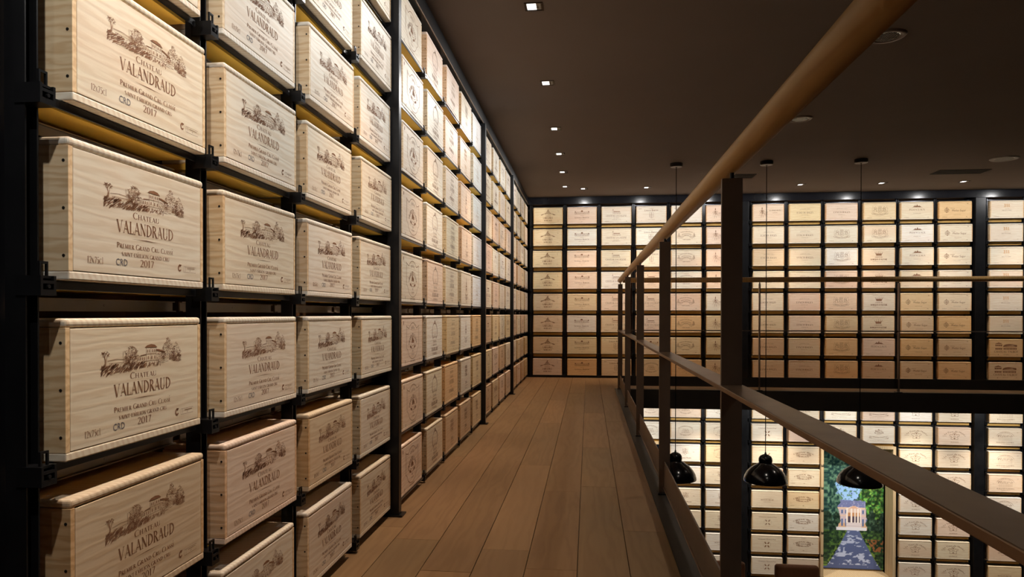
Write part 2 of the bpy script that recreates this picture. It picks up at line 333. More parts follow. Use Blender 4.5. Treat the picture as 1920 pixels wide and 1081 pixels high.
class Ink:
    def __init__(s): s.v, s.f, s.fm, s.cur = [], [], [], 0
    def add(s, pts, faces=None):
        k = len(s.v); s.v += pts
        for f in (faces or [tuple(range(len(pts)))]): s.f.append(tuple(k + i for i in f)); s.fm.append(s.cur)
    def line(s, pts, w=.0008, closed=False):
        if closed: pts = pts + [pts[0]]
        s.vline([(a, b, w) for a, b in pts])
    def vline(s, pts):
        L, R = [], []
        n = len(pts)
        for i, (x, z, w) in enumerate(pts):
            a = pts[max(0, i - 1)]; b = pts[min(n - 1, i + 1)]
            dx, dz = b[0] - a[0], b[1] - a[1]; d = math.hypot(dx, dz) or 1
            L.append((x - dz / d * w, z + dx / d * w)); R.append((x + dz / d * w, z - dx / d * w))
        s.add(L + R, [(i, i + 1, n + i + 1, n + i) for i in range(n - 1)])
    def poly(s, *p): s.add(list(p))
    def rect(s, x0, x1, z0, z1): s.add([(x0, z0), (x1, z0), (x1, z1), (x0, z1)])
    def arc(s, cx, cz, rx, rz, a0, a1, w=.001, n=24): s.line(arcpts(cx, cz, rx, rz, a0, a1, n), w)
    def disc(s, cx, cz, rx, rz=None, n=12): s.add(arcpts(cx, cz, rx, rz or rx, 0, 360 - 360 / n, n - 1))
    def text(s, t, x, z, h, width=None, roman=True, al='C', arc=None, bold=1.0, smallcap=False):
        """h = cap height; width squeezes the string to that length; arc = (radius, up) bends it"""
        vs, fs, adv = [], [], 0
        if roman:
            for i, ch in enumerate(t):
                sc = 1.0
                if smallcap and ch.islower(): sc = .78
                g = ROM.get(ch.upper(), ROM[' '])
                ink = Ink()
                for stk in g[1]: ink.vline([(a, b, c * bold) for a, b, c in stk])
                for (a, b) in g[2]: ink.rect(a - .11, a + .11, b - (.0 if b < .1 else .04), b + (.04 if b < .1 else .0))
                k = len(vs); vs += [((a * sc) + adv, b * sc) for a, b in ink.v]; fs += [tuple(k + q for q in f) for f in ink.f]
                adv += (g[0] + .04) * sc
        else:
            v, f = text_mesh(t); vs = [(a / .72, b / .72) for a, b in v]; fs = f
            adv = max((a for a, b in vs), default=1)
        sx = (width / adv) if width else h
        tw = adv * sx; off = {'C': -tw / 2, 'L': 0, 'R': -tw}[al]
        out = []
        for a, b in vs:
            px, pz = a * sx + off, b * h
            if arc:
                R, up = arc; th = px / R
                if up: px, pz = math.sin(th) * (R + pz), math.cos(th) * (R + pz) - R
                else: px, pz = math.sin(th) * (R - pz), -(math.cos(th) * (R - pz) - R)
            out.append((x + px, z + pz))
        s.add(out, fs)
    def scatter(s, fn, n, size, rnd):
        """n little strokes where fn(u, v) in a box is true"""
        (x0, x1, z0, z1), test = fn
        c = 0; tries = 0
        while c < n and tries < n * 12:
            tries += 1; x, z = rnd.uniform(x0, x1), rnd.uniform(z0, z1)
            if not test(x, z): continue
            a = rnd.uniform(-.9, 1.4); l = size * rnd.uniform(.5, 1.4); t = size * rnd.uniform(.16, .34)
            dx, dz = math.cos(a) * l, math.sin(a) * l; px, pz = -math.sin(a) * t, math.cos(a) * t
            s.add([(x - dx + px, z - dz + pz), (x - dx - px, z - dz - pz), (x + dx - px * .3, z + dz - pz * .3), (x + dx + px * .3, z + dz + pz * .3)]); c += 1
    def mesh(s, name, mats):
        me = mesh(name, [(x, -.0006, z) for x, z in s.v], [tuple(reversed(f)) for f in s.f])
        for m in mats: me.materials.append(m)
        if len(mats) > 1: me.polygons.foreach_set('material_index', s.fm)
        return me

def U(u): return (u - .5) * .505
def V(v): return (1 - v) * .3012
def ell(cx, cz, rx, rz):
    return ((cx - rx, cx + rx, cz - rz, cz + rz), lambda x, z: ((x - cx) / rx) ** 2 + ((z - cz) / rz) ** 2 < 1)
def cone(cx, zb, zt, r):
    return ((cx - r, cx + r, zb, zt), lambda x, z: abs(x - cx) < r * min(1, (zt - z) / (zt - zb) * 1.7))
def d_villa():
    k = Ink(); rnd = random.Random(5)
    # left little tree on its trunk
    k.scatter(ell(U(.235), V(.262), .014, .0065), 34, .0028, rnd); k.line([(U(.23), V(.28)), (U(.236), V(.31)), (U(.232), V(.35))], .0012); k.line([(U(.245), V(.29)), (U(.238), V(.35))], .0007)
    k.line([(U(.25), V(.315)), (U(.31), V(.305)), (U(.36), V(.312))], .0005); k.line([(U(.26), V(.335)), (U(.36), V(.332))], .0004)
    k.line([(U(.355), V(.25)), (U(.357), V(.345))], .0005)
    # round tree
    k.scatter(ell(U(.415), V(.285), .026, .022), 200, .0024, rnd); k.scatter(ell(U(.425), V(.315), .027, .012), 110, .0022, rnd)
    k.scatter(((U(.36), U(.40), V(.355), V(.30)), lambda x, z: True), 40, .0022, rnd)
    # tower
    k.poly((U(.512), V(.232)), (U(.612), V(.236)), (U(.592), V(.213)), (U(.562), V(.205)), (U(.532), V(.213)))
    k.line([(U(.524), V(.236)), (U(.524), V(.342))], .0006); k.line([(U(.560), V(.240)), (U(.560), V(.345))], .0005); k.line([(U(.602), V(.238)), (U(.602), V(.342))], .0006)
    k.line([(U(.524), V(.285)), (U(.602), V(.287))], .0005); k.line([(U(.51), V(.345)), (U(.61), V(.342)), (U(.68), V(.335))], .0005)
    for u in (.534, .548, .574, .590): k.rect(U(u) - .0013, U(u) + .0013, V(.275), V(.250))
    for u in (.540, .568, .590): k.rect(U(u) - .0014, U(u) + .0014, V(.33), V(.305))
    # low wings
    k.poly((U(.475), V(.300)), (U(.524), V(.292)), (U(.524), V(.286)), (U(.485), V(.291)))
    for u in (.48, .495, .51): k.rect(U(u) - .0012, U(u) + .0012, V(.335), V(.31))
    k.poly((U(.602), V(.262)), (U(.675), V(.288)), (U(.675), V(.277)), (U(.625), V(.254)), (U(.602), V(.252)))
    k.scatter(((U(.605), U(.675), V(.34), V(.285)), lambda x, z: True), 62, .002, rnd)
    # tall trees to the right and the hedge at their foot
    k.scatter(cone(U(.70), V(.34), V(.150), .030), 230, .0024, rnd); k.scatter(cone(U(.77), V(.34), V(.195), .022), 130, .0024, rnd)
    k.scatter(((U(.71), U(.815), V(.375), V(.315)), lambda x, z: z > V(.315 + .055 * (x - U(.71)) / (U(.815) - U(.71)) + .005) - .008), 130, .0026, rnd)
    # vineyard: slanted rows, thinning out to the right
    for i in range(210):
        u = .212 + .30 * rnd.random() ** 1.1; v = rnd.uniform(.345, .425 - (u - .21) * .10)
        x, z = U(u), V(v); l = rnd.uniform(.003, .0075); k.line([(x - l * .8, z - l * .55), (x, z), (x + l * .8, z + l * .5)], rnd.uniform(.0003, .0009))
    for i in range(70):
        u = rnd.uniform(.48, .64); v = rnd.uniform(.355, .392); x, z = U(u), V(v); l = rnd.uniform(.0012, .0035)
        k.line([(x - l * .4, z - l), (x + l * .4, z + l)], .0006)
    for i in range(26):
        u = rnd.uniform(.55, .76); v = rnd.uniform(.35, .375); x = U(u); k.line([(x, V(v)), (x + .012, V(v) + .0006)], .0003)
    k.line([(U(.212), V(.345)), (U(.212), V(.425))], .0009)
    k.text('Chateau', U(.505), V(.475), .0155, U(.605) - U(.405), smallcap=True)
    k.text('VALANDRAUD', U(.507), V(.600), .0292, U(.722) - U(.292))
    k.vline([(U(.40), V(.640), .0001), (U(.505), V(.637), .0008), (U(.61), V(.640), .0001)])
    k.text('Premier Grand Cru Classé'.replace('é', 'e'), U(.507), V(.722), .0125, U(.722) - U(.292), smallcap=True, bold=1.15)
    k.text('SAINT-EMILION GRAND CRU', U(.507), V(.783), .0092, U(.69) - U(.325), bold=1.2)
    k.text('12x75c|', U(.105), V(.865), .0150, U(.205) - U(.105), al='L', smallcap=True)
    k.line([(U(.708), V(.677)), (U(.714), V(.669))], .0006); k.line([(U(.437), V(.748)), (U(.443), V(.741))], .0005)
    k.text('2017', U(.51), V(.855), .0170, U(.563) - U(.457))
    k.cur = 0
    k.arc(U(.778), V(.830), .0062, .0072, 60, 330, .0021, 16); k.poly((U(.772), V(.795)), (U(.795), V(.800)), (U(.781), V(.825)))
    k.line([(U(.812), V(.862)), (U(.925), V(.862)), (U(.925), V(.812)), (U(.812), V(.812))], .0004, True); k.line([(U(.828), V(.862)), (U(.828), V(.812))], .0003)
    k.line([(U(.845), V(.826)), (U(.915), V(.826))], .0006); k.text('of', U(.872), V(.852), .005, roman=False)
    k.cur = 1
    k.text('CRD', U(.325), V(.860), .0165, U(.368) - U(.287), roman=False, al='C')
    return k
# every other mark: drawn about x = 0 on a front 0.51 wide and 0.30 high
def foot(k, l=True, r=True, size=.010):
    if l: k.text('12 BTLLES', -.165, .030, size, .075, bold=1.2)
    if r: k.text('2016', .175, .030, size, bold=1.3)
def d_ovalframe():
    k = Ink()
    k.line([(-.150, .245), (-.135, .235)] + arcpts(0, .165, .115, .095, 140, 40, 20) + [(.135, .235), (.150, .245)], .0017)
    k.line([(-.150, .245), (-.150, .110), (-.120, .095)] + arcpts(0, .105, .115, .070, 200, 340, 20) + [(.120, .095), (.150, .110), (.150, .245)], .0015)
    k.line([(-.140, .238), (-.140, .112)], .0008); k.line([(.140, .238), (.140, .112)], .0008)
    k.text('CHATEAU', 0, .222, .016, .085, arc=(.12, True)); k.text('GRAND CRU CLASSE', 0, .172, .024, .205, arc=(.095, True), bold=1.3)
    k.poly((-.026, .140), (.030, .140), (.030, .152), (.022, .152), (.022, .180), (.018, .152), (.004, .166), (-.008, .174), (-.022, .158)); k.rect(-.03, .034, .134, .139)
    k.line([(-.05, .125)] + arcpts(0, .135, .05, .018, 200, 340, 10) + [(.05, .125)], .001)
    k.poly((-.066, .108), (-.030, .098), (-.028, .112), (-.066, .122)); k.poly((.066, .108), (.030, .098), (.028, .112), (.066, .122)); k.line([(-.03, .1), (.03, .1)], .0012); k.text('2015', 0, .078, .013); k.text('ST EMILION', 0, .058, .010, .07)
    k.text('SAINT-EMILION', 0, .016, .012, .12); k.text('12', -.175, .018, .016, bold=1.4); k.text('75', .175, .018, .013)
    k.disc(-.215, .262, .007, .012); return k
def d_wreath():
    k = Ink(); rnd = random.Random(2)
    for sx in (-1, 1):
        for i in range(26):
            a = math.radians(-50 + 140 * i / 25); x = sx * .078 * math.cos(a); z = .188 + .062 * math.sin(a)
            k.line([(x - .006, z - .005), (x + .005, z + .006)], .0016)
        k.arc(0, .185, .080, .064, 90, 90 + sx * 130, .0009)
    for i in range(14): k.line([(rnd.uniform(-.018, .018), rnd.uniform(.245, .268)) for _ in range(2)], .0012)
    k.disc(0, .262, .010, .008)
    for x in (-.04, -.02, 0, .02, .04): k.line([(x, .150), (x + .006, .168 + .01 * math.cos(x * 60)), (x + .014, .150)], .0012)
    k.line([(-.06, .148), (.06, .148)], .0012); k.text('Chateau', 0, .112, .018, .11, smallcap=True); k.text('GRAND VIN', 0, .088, .014, .12)
    k.text('BEAUREGARD', 0, .052, .026, .19, bold=1.2); k.text('POMEROL', 0, .026, .014, .13)
    k.text('12', -.12, .12, .010); k.text('75', .12, .12, .010); return k
def d_lines():
    k = Ink()
    k.line([(-.06, .262), (.07, .262)], .0012); k.text('GRAND VIN', .0, .225, .020, .12); k.text('Chateau', 0, .188, .022, .13, smallcap=True)
    k.text('LA FLEUR', 0, .142, .032, .16, bold=1.2); k.text('DE', -.02, .112, .018); k.text('POMEROL', 0, .072, .026, .17, bold=1.2); k.line([(-.05, .055), (.06, .052)], .001)
    k.text('2016', .01, .030, .013); k.text('12', -.10, .075, .014); return k
def d_spire():
    k = Ink()
    k.poly((-.007, .215), (.007, .215), (0, .272)); k.rect(-.012, .012, .190, .214); k.rect(-.02, .02, .170, .186)
    for sx in (-1, 1):
        k.arc(0, .150, .03, .026, 90, 90 + sx * 150, .002, 14)
        for i in range(7): k.disc(sx * (.020 + .006 * i), .085 + .004 * i, .005, .004, 8)
        k.arc(0, .090, .058, .034, -90, -90 + sx * 80, .0016, 12)
    k.disc(0, .150, .014, .012); k.text('Chateau', 0, .092, .014, .07, smallcap=True); k.text('LE PRIEURE', 0, .064, .015, .09, bold=1.3); k.text('2016', 0, .028, .011); return k
def d_faint():
    k = Ink(); k.arc(0, .19, .018, .022, 0, 360, .0016); k.text('CHATEAU', 0, .145, .014, .09); k.text('BELAIR', 0, .108, .022, .12); k.text('GRAND CRU', 0, .075, .012, .09); k.text('2016', 0, .032, .010); return k
def d_bold():
    k = Ink()
    for i, t in enumerate(('MAGREZ', 'GRAND', 'CRU')): k.text(t, 0, .215 - .034 * i, .026, .12, bold=1.4)
    k.text('2016', .0, .075, .026, .10); k.line([(-.06, .060), (.07, .06)], .0012); k.text('PESSAC', 0, .030, .012, .08); return k
def d_pyramid():
    k = Ink(); rnd = random.Random(4)
    k.scatter(((-.075, .075, .178, .262), lambda x, z: abs(x) < (.268 - z) * .55 + .004), 210, .005, rnd)
    k.poly((-.006, .262), (.006, .262), (.010, .250), (-.010, .250))
    for sx in (-1, 1):
        k.scatter(((min(sx * .03, sx * .125), max(sx * .03, sx * .125), .158, .205), lambda x, z: z < .215 - abs(x) * .34 and z > .212 - abs(x) * .45), 80, .005, rnd)
        k.poly((sx * .132, .162), (sx * .085, .170), (sx * .100, .182))
    k.text('CHATEAU', 0, .142, .013, .095, bold=1.3); k.text('LABEGORCE', 0, .096, .033, .175, bold=1.35); k.text('MARGAUX', 0, .052, .028, .145, bold=1.35)
    k.text('12 BTLLES', -.17, .048, .012, .08); k.text('75 CL', .175, .048, .012); k.arc(.18, .225, .006, .008, 0, 360, .001, 8); k.text('2016', .175, .247, .008); return k
def d_facade():
    k = Ink(); rnd = random.Random(6)
    k.text('GRAND CRU CLASSE EN 1855', 0, .262, .008, .17)
    k.line([(-.13, .215), (.13, .215)], .0012); k.line([(-.125, .170), (.13, .170)], .0012)
    for i in range(13): x = -.12 + .02 * i; k.rect(x - .003, x + .003, .176, .200); k.line([(x - .008, .203), (x, .212), (x + .008, .203)], .0008)
    k.poly((-.02, .215), (.02, .215), (.012, .240), (-.012, .240)); k.poly((-.13, .205), (-.105, .205), (-.117, .232)); k.poly((.13, .205), (.105, .205), (.117, .232))
    k.scatter(((-.13, .13, .170, .214), lambda x, z: True), 90, .004, rnd)
    k.text('CHATEAU', 0, .143, .009, .07); k.text('Leoville Barton', 0, .098, .026, .255, smallcap=True, bold=1.15); k.text('SAINT-JULIEN', 0, .072, .010, .11)
    k.text('2016', 0, .034, .009); return k
def d_tower():
    k = Ink(); rnd = random.Random(8)
    k.poly((-.066, .238), (-.050, .238), (-.058, .258)); k.line([(-.065, .175), (-.065, .238)], .0012); k.line([(-.052, .175), (-.052, .238)], .0012)
    k.poly((-.050, .205), (.066, .205), (.058, .216), (-.045, .216)); k.line([(-.05, .178), (.075, .178)], .001)
    for i in range(7): x = -.04 + .017 * i; k.rect(x - .002, x + .002, .182, .197)
    k.scatter(((-.07, .08, .168, .184), lambda x, z: True), 40, .004, rnd)
    k.text('CHATEAU LA LAGUNE', 0, .118, .032, .36, bold=.9); k.text('HAUT-MEDOC', 0, .088, .010, .10); k.text('GRAND CRU CLASSE', 0, .066, .009, .15); foot(k); return k
def d_crestbarton():
    k = Ink(); rnd = random.Random(9)
    k.text('CHATEAU', .0, .254, .008, .07); k.text('Langoa Barton', 0, .212, .028, .235, smallcap=True, bold=1.3)
    k.line([(-.034, .19), (.034, .19), (.036, .13)] + arcpts(0, .13, .036, .045, 0, -180, 14) + [(-.034, .19)], .0016)
    k.line([(0, .19), (0, .085)], .001); k.scatter(ell(0, .14, .028, .040), 46, .006, rnd); k.text('SAINT-JULIEN', 0, .055, .010, .12); k.text('BARTON', -.19, .248, .011, .05, bold=1.5); k.text('12', -.17, .035, .010); k.text('2016', .16, .035, .010); return k
def d_bridge():
    k = Ink(); rnd = random.Random(10)
    k.text('GRAND VIN', 0, .262, .008, .07); k.text('CHATEAU BEYCHEVELLE', 0, .222, .017, .21, arc=(.30, True), bold=1.2)
    k.line([(-.145, .140)] + arcpts(0, .135, .055, .022, 180, 0, 14) + [(.15, .140)], .0017); k.line([(-.145, .150), (.15, .150)], .0008)
    k.line(arcpts(0, .165, .085, .030, 180, 0, 14), .0014)
    for sx in (-1, 1): k.scatter(((min(sx * .15, sx * .105), max(sx * .15, sx * .105), .145, .215), lambda x, z: z < .15 + .06 * (1 - abs(abs(x) - .128) / .025)), 60, .005, rnd); k.scatter(((min(sx * .06, sx * .15), max(sx * .06, sx * .15), .095, .142), lambda x, z: True), 40, .005, rnd)
    k.scatter(((-.08, .08, .155, .190), lambda x, z: True), 70, .005, rnd); k.text('SAINT-JULIEN', 0, .078, .018, .13, bold=1.2); foot(k); k.text('2017', -.19, .262, .012, bold=1.3); return k
def d_figure():
    k = Ink(); rnd = random.Random(11); cx = -.105
    k.poly((cx - .006, .225), (cx + .006, .225), (cx + .004, .248), (cx - .004, .248)); k.disc(cx, .218, .009, .008)
    for a in ((-.03, .15), (-.035, .19), (.03, .15), (.034, .19), (-.012, .10), (.014, .10)): k.line([(cx, .19), (cx + a[0], a[1]), (cx + a[0] * 1.3, a[1] - .03)], .0018)
    k.scatter(ell(cx, .17, .026, .045), 60, .006, rnd); k.scatter(((cx + .035, cx + .085, .105, .175), lambda x, z: True), 46, .006, rnd); k.line([(cx - .06, .105), (cx + .09, .085)], .001)
    k.text('LES ORMES DE PEZ', .11, .178, .023, .20, bold=1.1); k.text('SAINT-ESTEPHE', .11, .140, .009, .08); return k
def d_lynch(big=True, echo=False):
    k = Ink(); rnd = random.Random(12)
    k.text('GRAND CRU CLASSE', 0, .205, .010, .16, arc=(.5, True)); k.line([(-.09, .188), (-.03, .196), (.03, .190), (.10, .196)], .0007)
    k.text('LYNCH-BAGES' if not echo else 'ECHO DE BAGES', 0, .128, .030, .27, bold=1.15); k.text('PAUILLAC', 0, .094, .011, .11); k.text('2016', 0, .055, .009); k.text('12', -.16, .235, .010); return k
def d_lions():
    k = Ink(); rnd = random.Random(13)
    k.line([(-.028, .20), (.028, .20), (.030, .15)] + arcpts(0, .15, .03, .035, 0, -180, 12) + [(-.028, .20)], .0014); k.scatter(ell(0, .165, .022, .034), 36, .006, rnd)
    for sx in (-1, 1):
        k.line([(sx * .04, .135), (sx * .060, .165), (sx * .048, .20), (sx * .070, .225), (sx * .092, .215), (sx * .078, .19), (sx * .10, .16), (sx * .09, .13)], .0017)
        k.line([(sx * .115, .14), (sx * .125, .19), (sx * .105, .225), (sx * .118, .24)], .0012); k.scatter(ell(sx * .075, .175, .026, .045), 34, .006, rnd)
        k.line([(sx * .135, .12), (sx * .125, .095), (sx * .105, .085)], .0012)
    for i in range(5): x = -.024 + .012 * i; k.line([(x, .212), (x, .232 + .006 * (i % 2))], .0014)
    k.line([(-.03, .21), (.03, .21)], .0014); k.line(arcpts(0, .30, .20, .205, 230, 310, 20), .0012); k.line(arcpts(0, .275, .20, .205, 230, 310, 20), .0012)
    k.text('CHATEAU MALESCASSE', 0, .083, .013, .22, arc=(.28, False), bold=1.3); foot(k); return k
def d_crown():
    k = Ink()
    k.text('GRAND CRU CLASSE EN 1855', 0, .262, .007, .20)
    k.poly((-.042, .175), (.042, .175), (.048, .196), (-.048, .196)); k.rect(-.045, .045, .165, .172)
    for x, h in ((-.060, .222), (-.033, .226), (0, .234), (.033, .226), (.060, .222)):
        b = x * .72; k.poly((b - .009, .194), (b + .009, .194), (x, h)); k.disc(x, h + .005, .005, .005, 8)
    k.text('CHATEAU', 0, .132, .018, .12, bold=1.5); k.text("MARQUIS D'ALESME", 0, .088, .026, .27, bold=1.6); k.text('MARGAUX', 0, .058, .008, .20); return k
def d_pedes():
    k = Ink(); rnd = random.Random(14)
    k.poly((-.058, .222), (-.034, .232), (-.012, .226), (0, .262), (.012, .226), (.034, .232), (.058, .222), (.066, .212), (-.066, .212))
    k.line([(-.085, .207), (.085, .207)], .0016); k.scatter(((-.05, .05, .21, .24), lambda x, z: abs(x) < .055), 40, .005, rnd)
    k.text('PEDESCLAUX', 0, .150, .030, .25, bold=.9); k.text('PAUILLAC', 0, .098, .010, .12); foot(k); return k
def d_phelan():
    k = Ink(); rnd = random.Random(15); cx = -.135
    k.arc(cx, .150, .036, .034, 0, 360, .0022); k.scatter(ell(cx, .150, .028, .027), 54, .006, rnd); k.poly((cx - .008, .184), (cx + .008, .184), (cx, .205)); k.poly((cx - .008, .116), (cx + .008, .116), (cx, .098)); k.line([(cx, .12), (cx, .18)], .002)
    k.text('CHATEAU', -.045, .175, .010, .07, bold=1.2); k.text('Phelan Segur', .055, .128, .034, .215, roman=False); k.line([(-.0215, .168), (-.014, .176)], .0013); k.line([(.083, .168), (.091, .176)], .0013)
    k.text('SAINT-ESTEPHE', .03, .070, .009, .12); k.text('2016', .19, .255, .011, bold=1.4); foot(k); return k
def d_gilt():
    k = Ink(); rnd = random.Random(16)
    for x in (-.03, 0, .03): k.disc(x, .235, .008); k.line([(x, .19), (x, .228)], .004)
    k.scatter(((-.045, .045, .185, .245), lambda x, z: True), 60, .006, rnd)
    k.cur = 1; k.text('CHATEAU', 0, .155, .010, .07); k.text('BRANAIRE', 0, .125, .017, .15, bold=1.2); foot(k); return k
def d_talbot():
    k = Ink()
    k.poly((-.175, .222), (-.055, .222), (-.085, .237), (-.108, .240), (-.115, .255), (-.122, .240), (-.145, .237))
    for j, z in enumerate((.182, .125)):
        for i in range(4): k.rect(-.165 + .027 * i, -.143 + .027 * i, z, z + .024)
    k.rect(-.170, -.055, .205, .210); k.rect(-.17, -.05, .148, .152)
    k.poly(*([(-.045, .178)] + arcpts(.045, .180, .09, .038, 175, 5, 18) + [(.170, .178), (.165, .205)])); k.rect(-.045, .165, .172, .180)
    for i in range(9): k.rect(-.038 + .023 * i, -.023 + .023 * i, .122, .150)
    k.rect(-.045, .165, .150, .156)
    k.text('CHATEAU TALBOT', 0, .072, .034, .37, bold=1.1); k.disc(-.12, .038, .007); k.text('SAINT-JULIEN', .0, .036, .011, .09, bold=1.2); k.text('2016', .17, .036, .011, bold=1.2); return k
def d_ring():
    k = Ink()
    k.text('CRU BOURGEOIS EXCEPTIONNEL', 0, .225, .022, .25, arc=(.20, True), bold=1.1); k.text('HAUT-MEDOC FRANCE', 0, .062, .022, .21, arc=(.20, False), bold=1.1)
    k.arc(0, .148, .125, .082, 150, 210, .001); k.arc(0, .148, .125, .082, -30, 30, .001)
    for i, t in enumerate(('CHATEAU', 'CAMBON', 'LA PELOUSE')): k.text(t, 0, .172 - .028 * i, .017, .10 + .02 * i, bold=1.2)
    k.text('12', .16, .032, .009); return k
def d_rosecrest():
    k = Ink(); rnd = random.Random(17)
    k.line([(-.045, .225), (-.018, .215), (0, .235), (.018, .215), (.045, .225), (.038, .18), (.052, .15), (.02, .142), (0, .115), (-.02, .142), (-.052, .15), (-.038, .18)], .0018, True)
    k.scatter(ell(0, .178, .036, .045), 80, .006, rnd); k.text('12 B', -.13, .165, .012); k.text('2016', .14, .165, .012); k.text('Chateau Moulin', 0, .052, .026, .20, roman=False); return k
def d_clover():
    k = Ink()
    k.text('Chateau Grand Puy', 0, .222, .017, .30, roman=False)
    for a in (45, 135, 225, 315):
        x, z = .034 * math.cos(math.radians(a)), .135 + .040 * math.sin(math.radians(a)); t = math.radians(a)
        k.add([(x + .020 * math.cos(p) * math.cos(t) - .011 * math.sin(p) * math.sin(t), z + .020 * math.cos(p) * math.sin(t) + .011 * math.sin(p) * math.cos(t)) for p in [2 * PI * i / 12 for i in range(12)]])
    k.arc(0, .135, .062, .062, 0, 75, .0008, 8); k.arc(0, .135, .062, .062, 105, 255, .0008, 14); k.arc(0, .135, .062, .062, 285, 360, .0008, 8); k.text('75 CL', .18, .042, .011); return k
def d_cantenac():
    k = Ink(); rnd = random.Random(18)
    k.text('CHATEAU', 0, .260, .010, .07); k.text('CANTENAC BROWN', 0, .198, .022, .33, arc=(.34, True), bold=1.25)
    for sx in (-1, 1): k.scatter(((min(sx * .055, sx * .12), max(sx * .055, sx * .12), .135, .185), lambda x, z: (abs(abs(x) - .085) / .036) ** 2 + ((z - .16) / .026) ** 2 < 1), 46, .007, rnd)
    k.text('GRAND CRU', 0, .162, .014, .10, bold=1.8); k.text('MARGAUX', 0, .122, .020, .17, bold=1.4); k.text('12 BTLLES', -.185, .048, .011, .07, bold=1.4); k.text('2016', 0, .048, .012, bold=1.3); k.text('75 CL', -.2, .088, .010); return k
def d_banner():
    k = Ink(); rnd = random.Random(19)
    k.poly((-.012, .232), (.012, .232), (0, .255)); k.scatter(((-.078, .078, .170, .238), lambda x, z: abs(x) < .085 - (z - .17) * .55), 130, .007, rnd); k.line(arcpts(0, .22, .09, .06, 215, 325, 12), .0018)
    k.line(arcpts(0, .25, .26, .145, 235, 305, 18), .0014); k.line(arcpts(0, .215, .26, .145, 235, 305, 18), .0014)
    for sx in (-1, 1): k.scatter(ell(sx * .135, .105, .026, .022), 24, .006, rnd)
    k.text('Chateau Citran', 0, .098, .020, .20, roman=False, arc=(.45, False)); k.text('HAUT-MEDOC', -.02, .045, .008, .24); return k
def d_mons():
    k = Ink()
    k.text('La Tour de Mons', 0, .222, .026, .33, roman=False, arc=(.24, True))
    pts = []
    for i in range(48):
        a = 2 * PI * i / 48; r = .052 + .014 * math.cos(5 * a + PI / 2 + PI); pts.append((r * 1.25 * math.cos(a), .150 + r * math.sin(a)))
    k.line(pts, .0022, True); k.disc(0, .188, .011, .010); k.disc(0, .108, .010)
    for sx in (-1, 1): k.line([(sx * .030, .170), (sx * .010, .150), (sx * .030, .128)], .0018); k.line([(sx * .05, .165), (sx * .055, .14)], .0014)
    k.line([(0, .176), (0, .118)], .002); k.text('MARGAUX', -.155, .150, .011, .07); k.text('2016', .165, .150, .012); k.text('CRU BOURGEOIS', 0, .042, .016, .13); return k
def d_arch():
    k = Ink(); rnd = random.Random(20)
    k.line(arcpts(0, .155, .135, .085, 172, 8, 22), .0018); k.line(arcpts(0, .148, .115, .068, 172, 8, 22), .0012); k.text('GRAND CRU CLASSE', 0, .226, .010, .16, arc=(.24, True))
    k.scatter(((-.11, .11, .15, .185), lambda x, z: True), 90, .007, rnd)
    for i in range(13): x = -.10 + .0168 * i; k.line([(x, .085), (x, .145)], .0011)
    k.text('RAUZAN-GASSIES', 0, .050, .020, .27, bold=1.1); k.text('MARGAUX', 0, .030, .009, .14); k.text('12', -.19, .135, .010, bold=1.4); k.text('2016', .19, .225, .010); return k
def d_plain():
    k = Ink(); k.text('MOULIN-RICHE', 0, .130, .022, .22, bold=1.1); k.line([(-.06, .165), (.07, .17)], .0008); k.text('SAINT-JULIEN', 0, .098, .011, .12); k.text('12', -.17, .05, .01); return k

INKS = {'dark': [M['ink'], M['inkblue']], 'mid': [M['inkmid'], M['inkblue']], 'pale': [M['inkpale'], M['inkmid']], 'orange': [M['inkorange'], M['inkpale']]}
DES = {'villa': (d_villa, 'villa-and-trees print'), 'oval': (d_ovalframe, 'scrolled frame print'), 'wreath': (d_wreath, 'wreath print'), 'lines': (d_lines, 'stacked lettering'),
       'spire': (d_spire, 'spire print'), 'faint': (d_faint, 'faint lettering'), 'bold': (d_bold, 'bold lettering'), 'pyramid': (d_pyramid, 'pointed-building print'), 'facade': (d_facade, 'long facade print'),
       'tower': (d_tower, 'tower-and-house print'), 'barton': (d_crestbarton, 'shield print'), 'bridge': (d_bridge, 'bridge print'), 'figure': (d_figure, 'small figure print'),
       'lynch': (d_lynch, 'wide lettering'), 'echo': (lambda: d_lynch(echo=True), 'thin lettering'), 'lions': (d_lions, 'twin-lion crest'), 'crown': (d_crown, 'crown print'), 'pedes': (d_pedes, 'rooftop print'),
       'phelan': (d_phelan, 'round crest print'), 'gilt': (d_gilt, 'gilt crest'), 'talbot': (d_talbot, 'dark mansion print'), 'ring': (d_ring, 'ring of lettering'), 'rose': (d_rosecrest, 'ragged shield print'),
       'clover': (d_clover, 'four-leaf print'), 'cantenac': (d_cantenac, 'arched lettering'), 'banner': (d_banner, 'crown-and-banner print'), 'mons': (d_mons, 'leaf crest print'), 'arch': (d_arch, 'arcade print'), 'plain': (d_plain, 'plain lettering')}
_marks = {}
def mark(des, ink):
    if (des, ink) not in _marks:
        k = _marks.get(des) or DES[des][0](); _marks[des] = k
        _marks[(des, ink)] = k.mesh('printed_mark', INKS[ink])
    return _marks[(des, ink)]

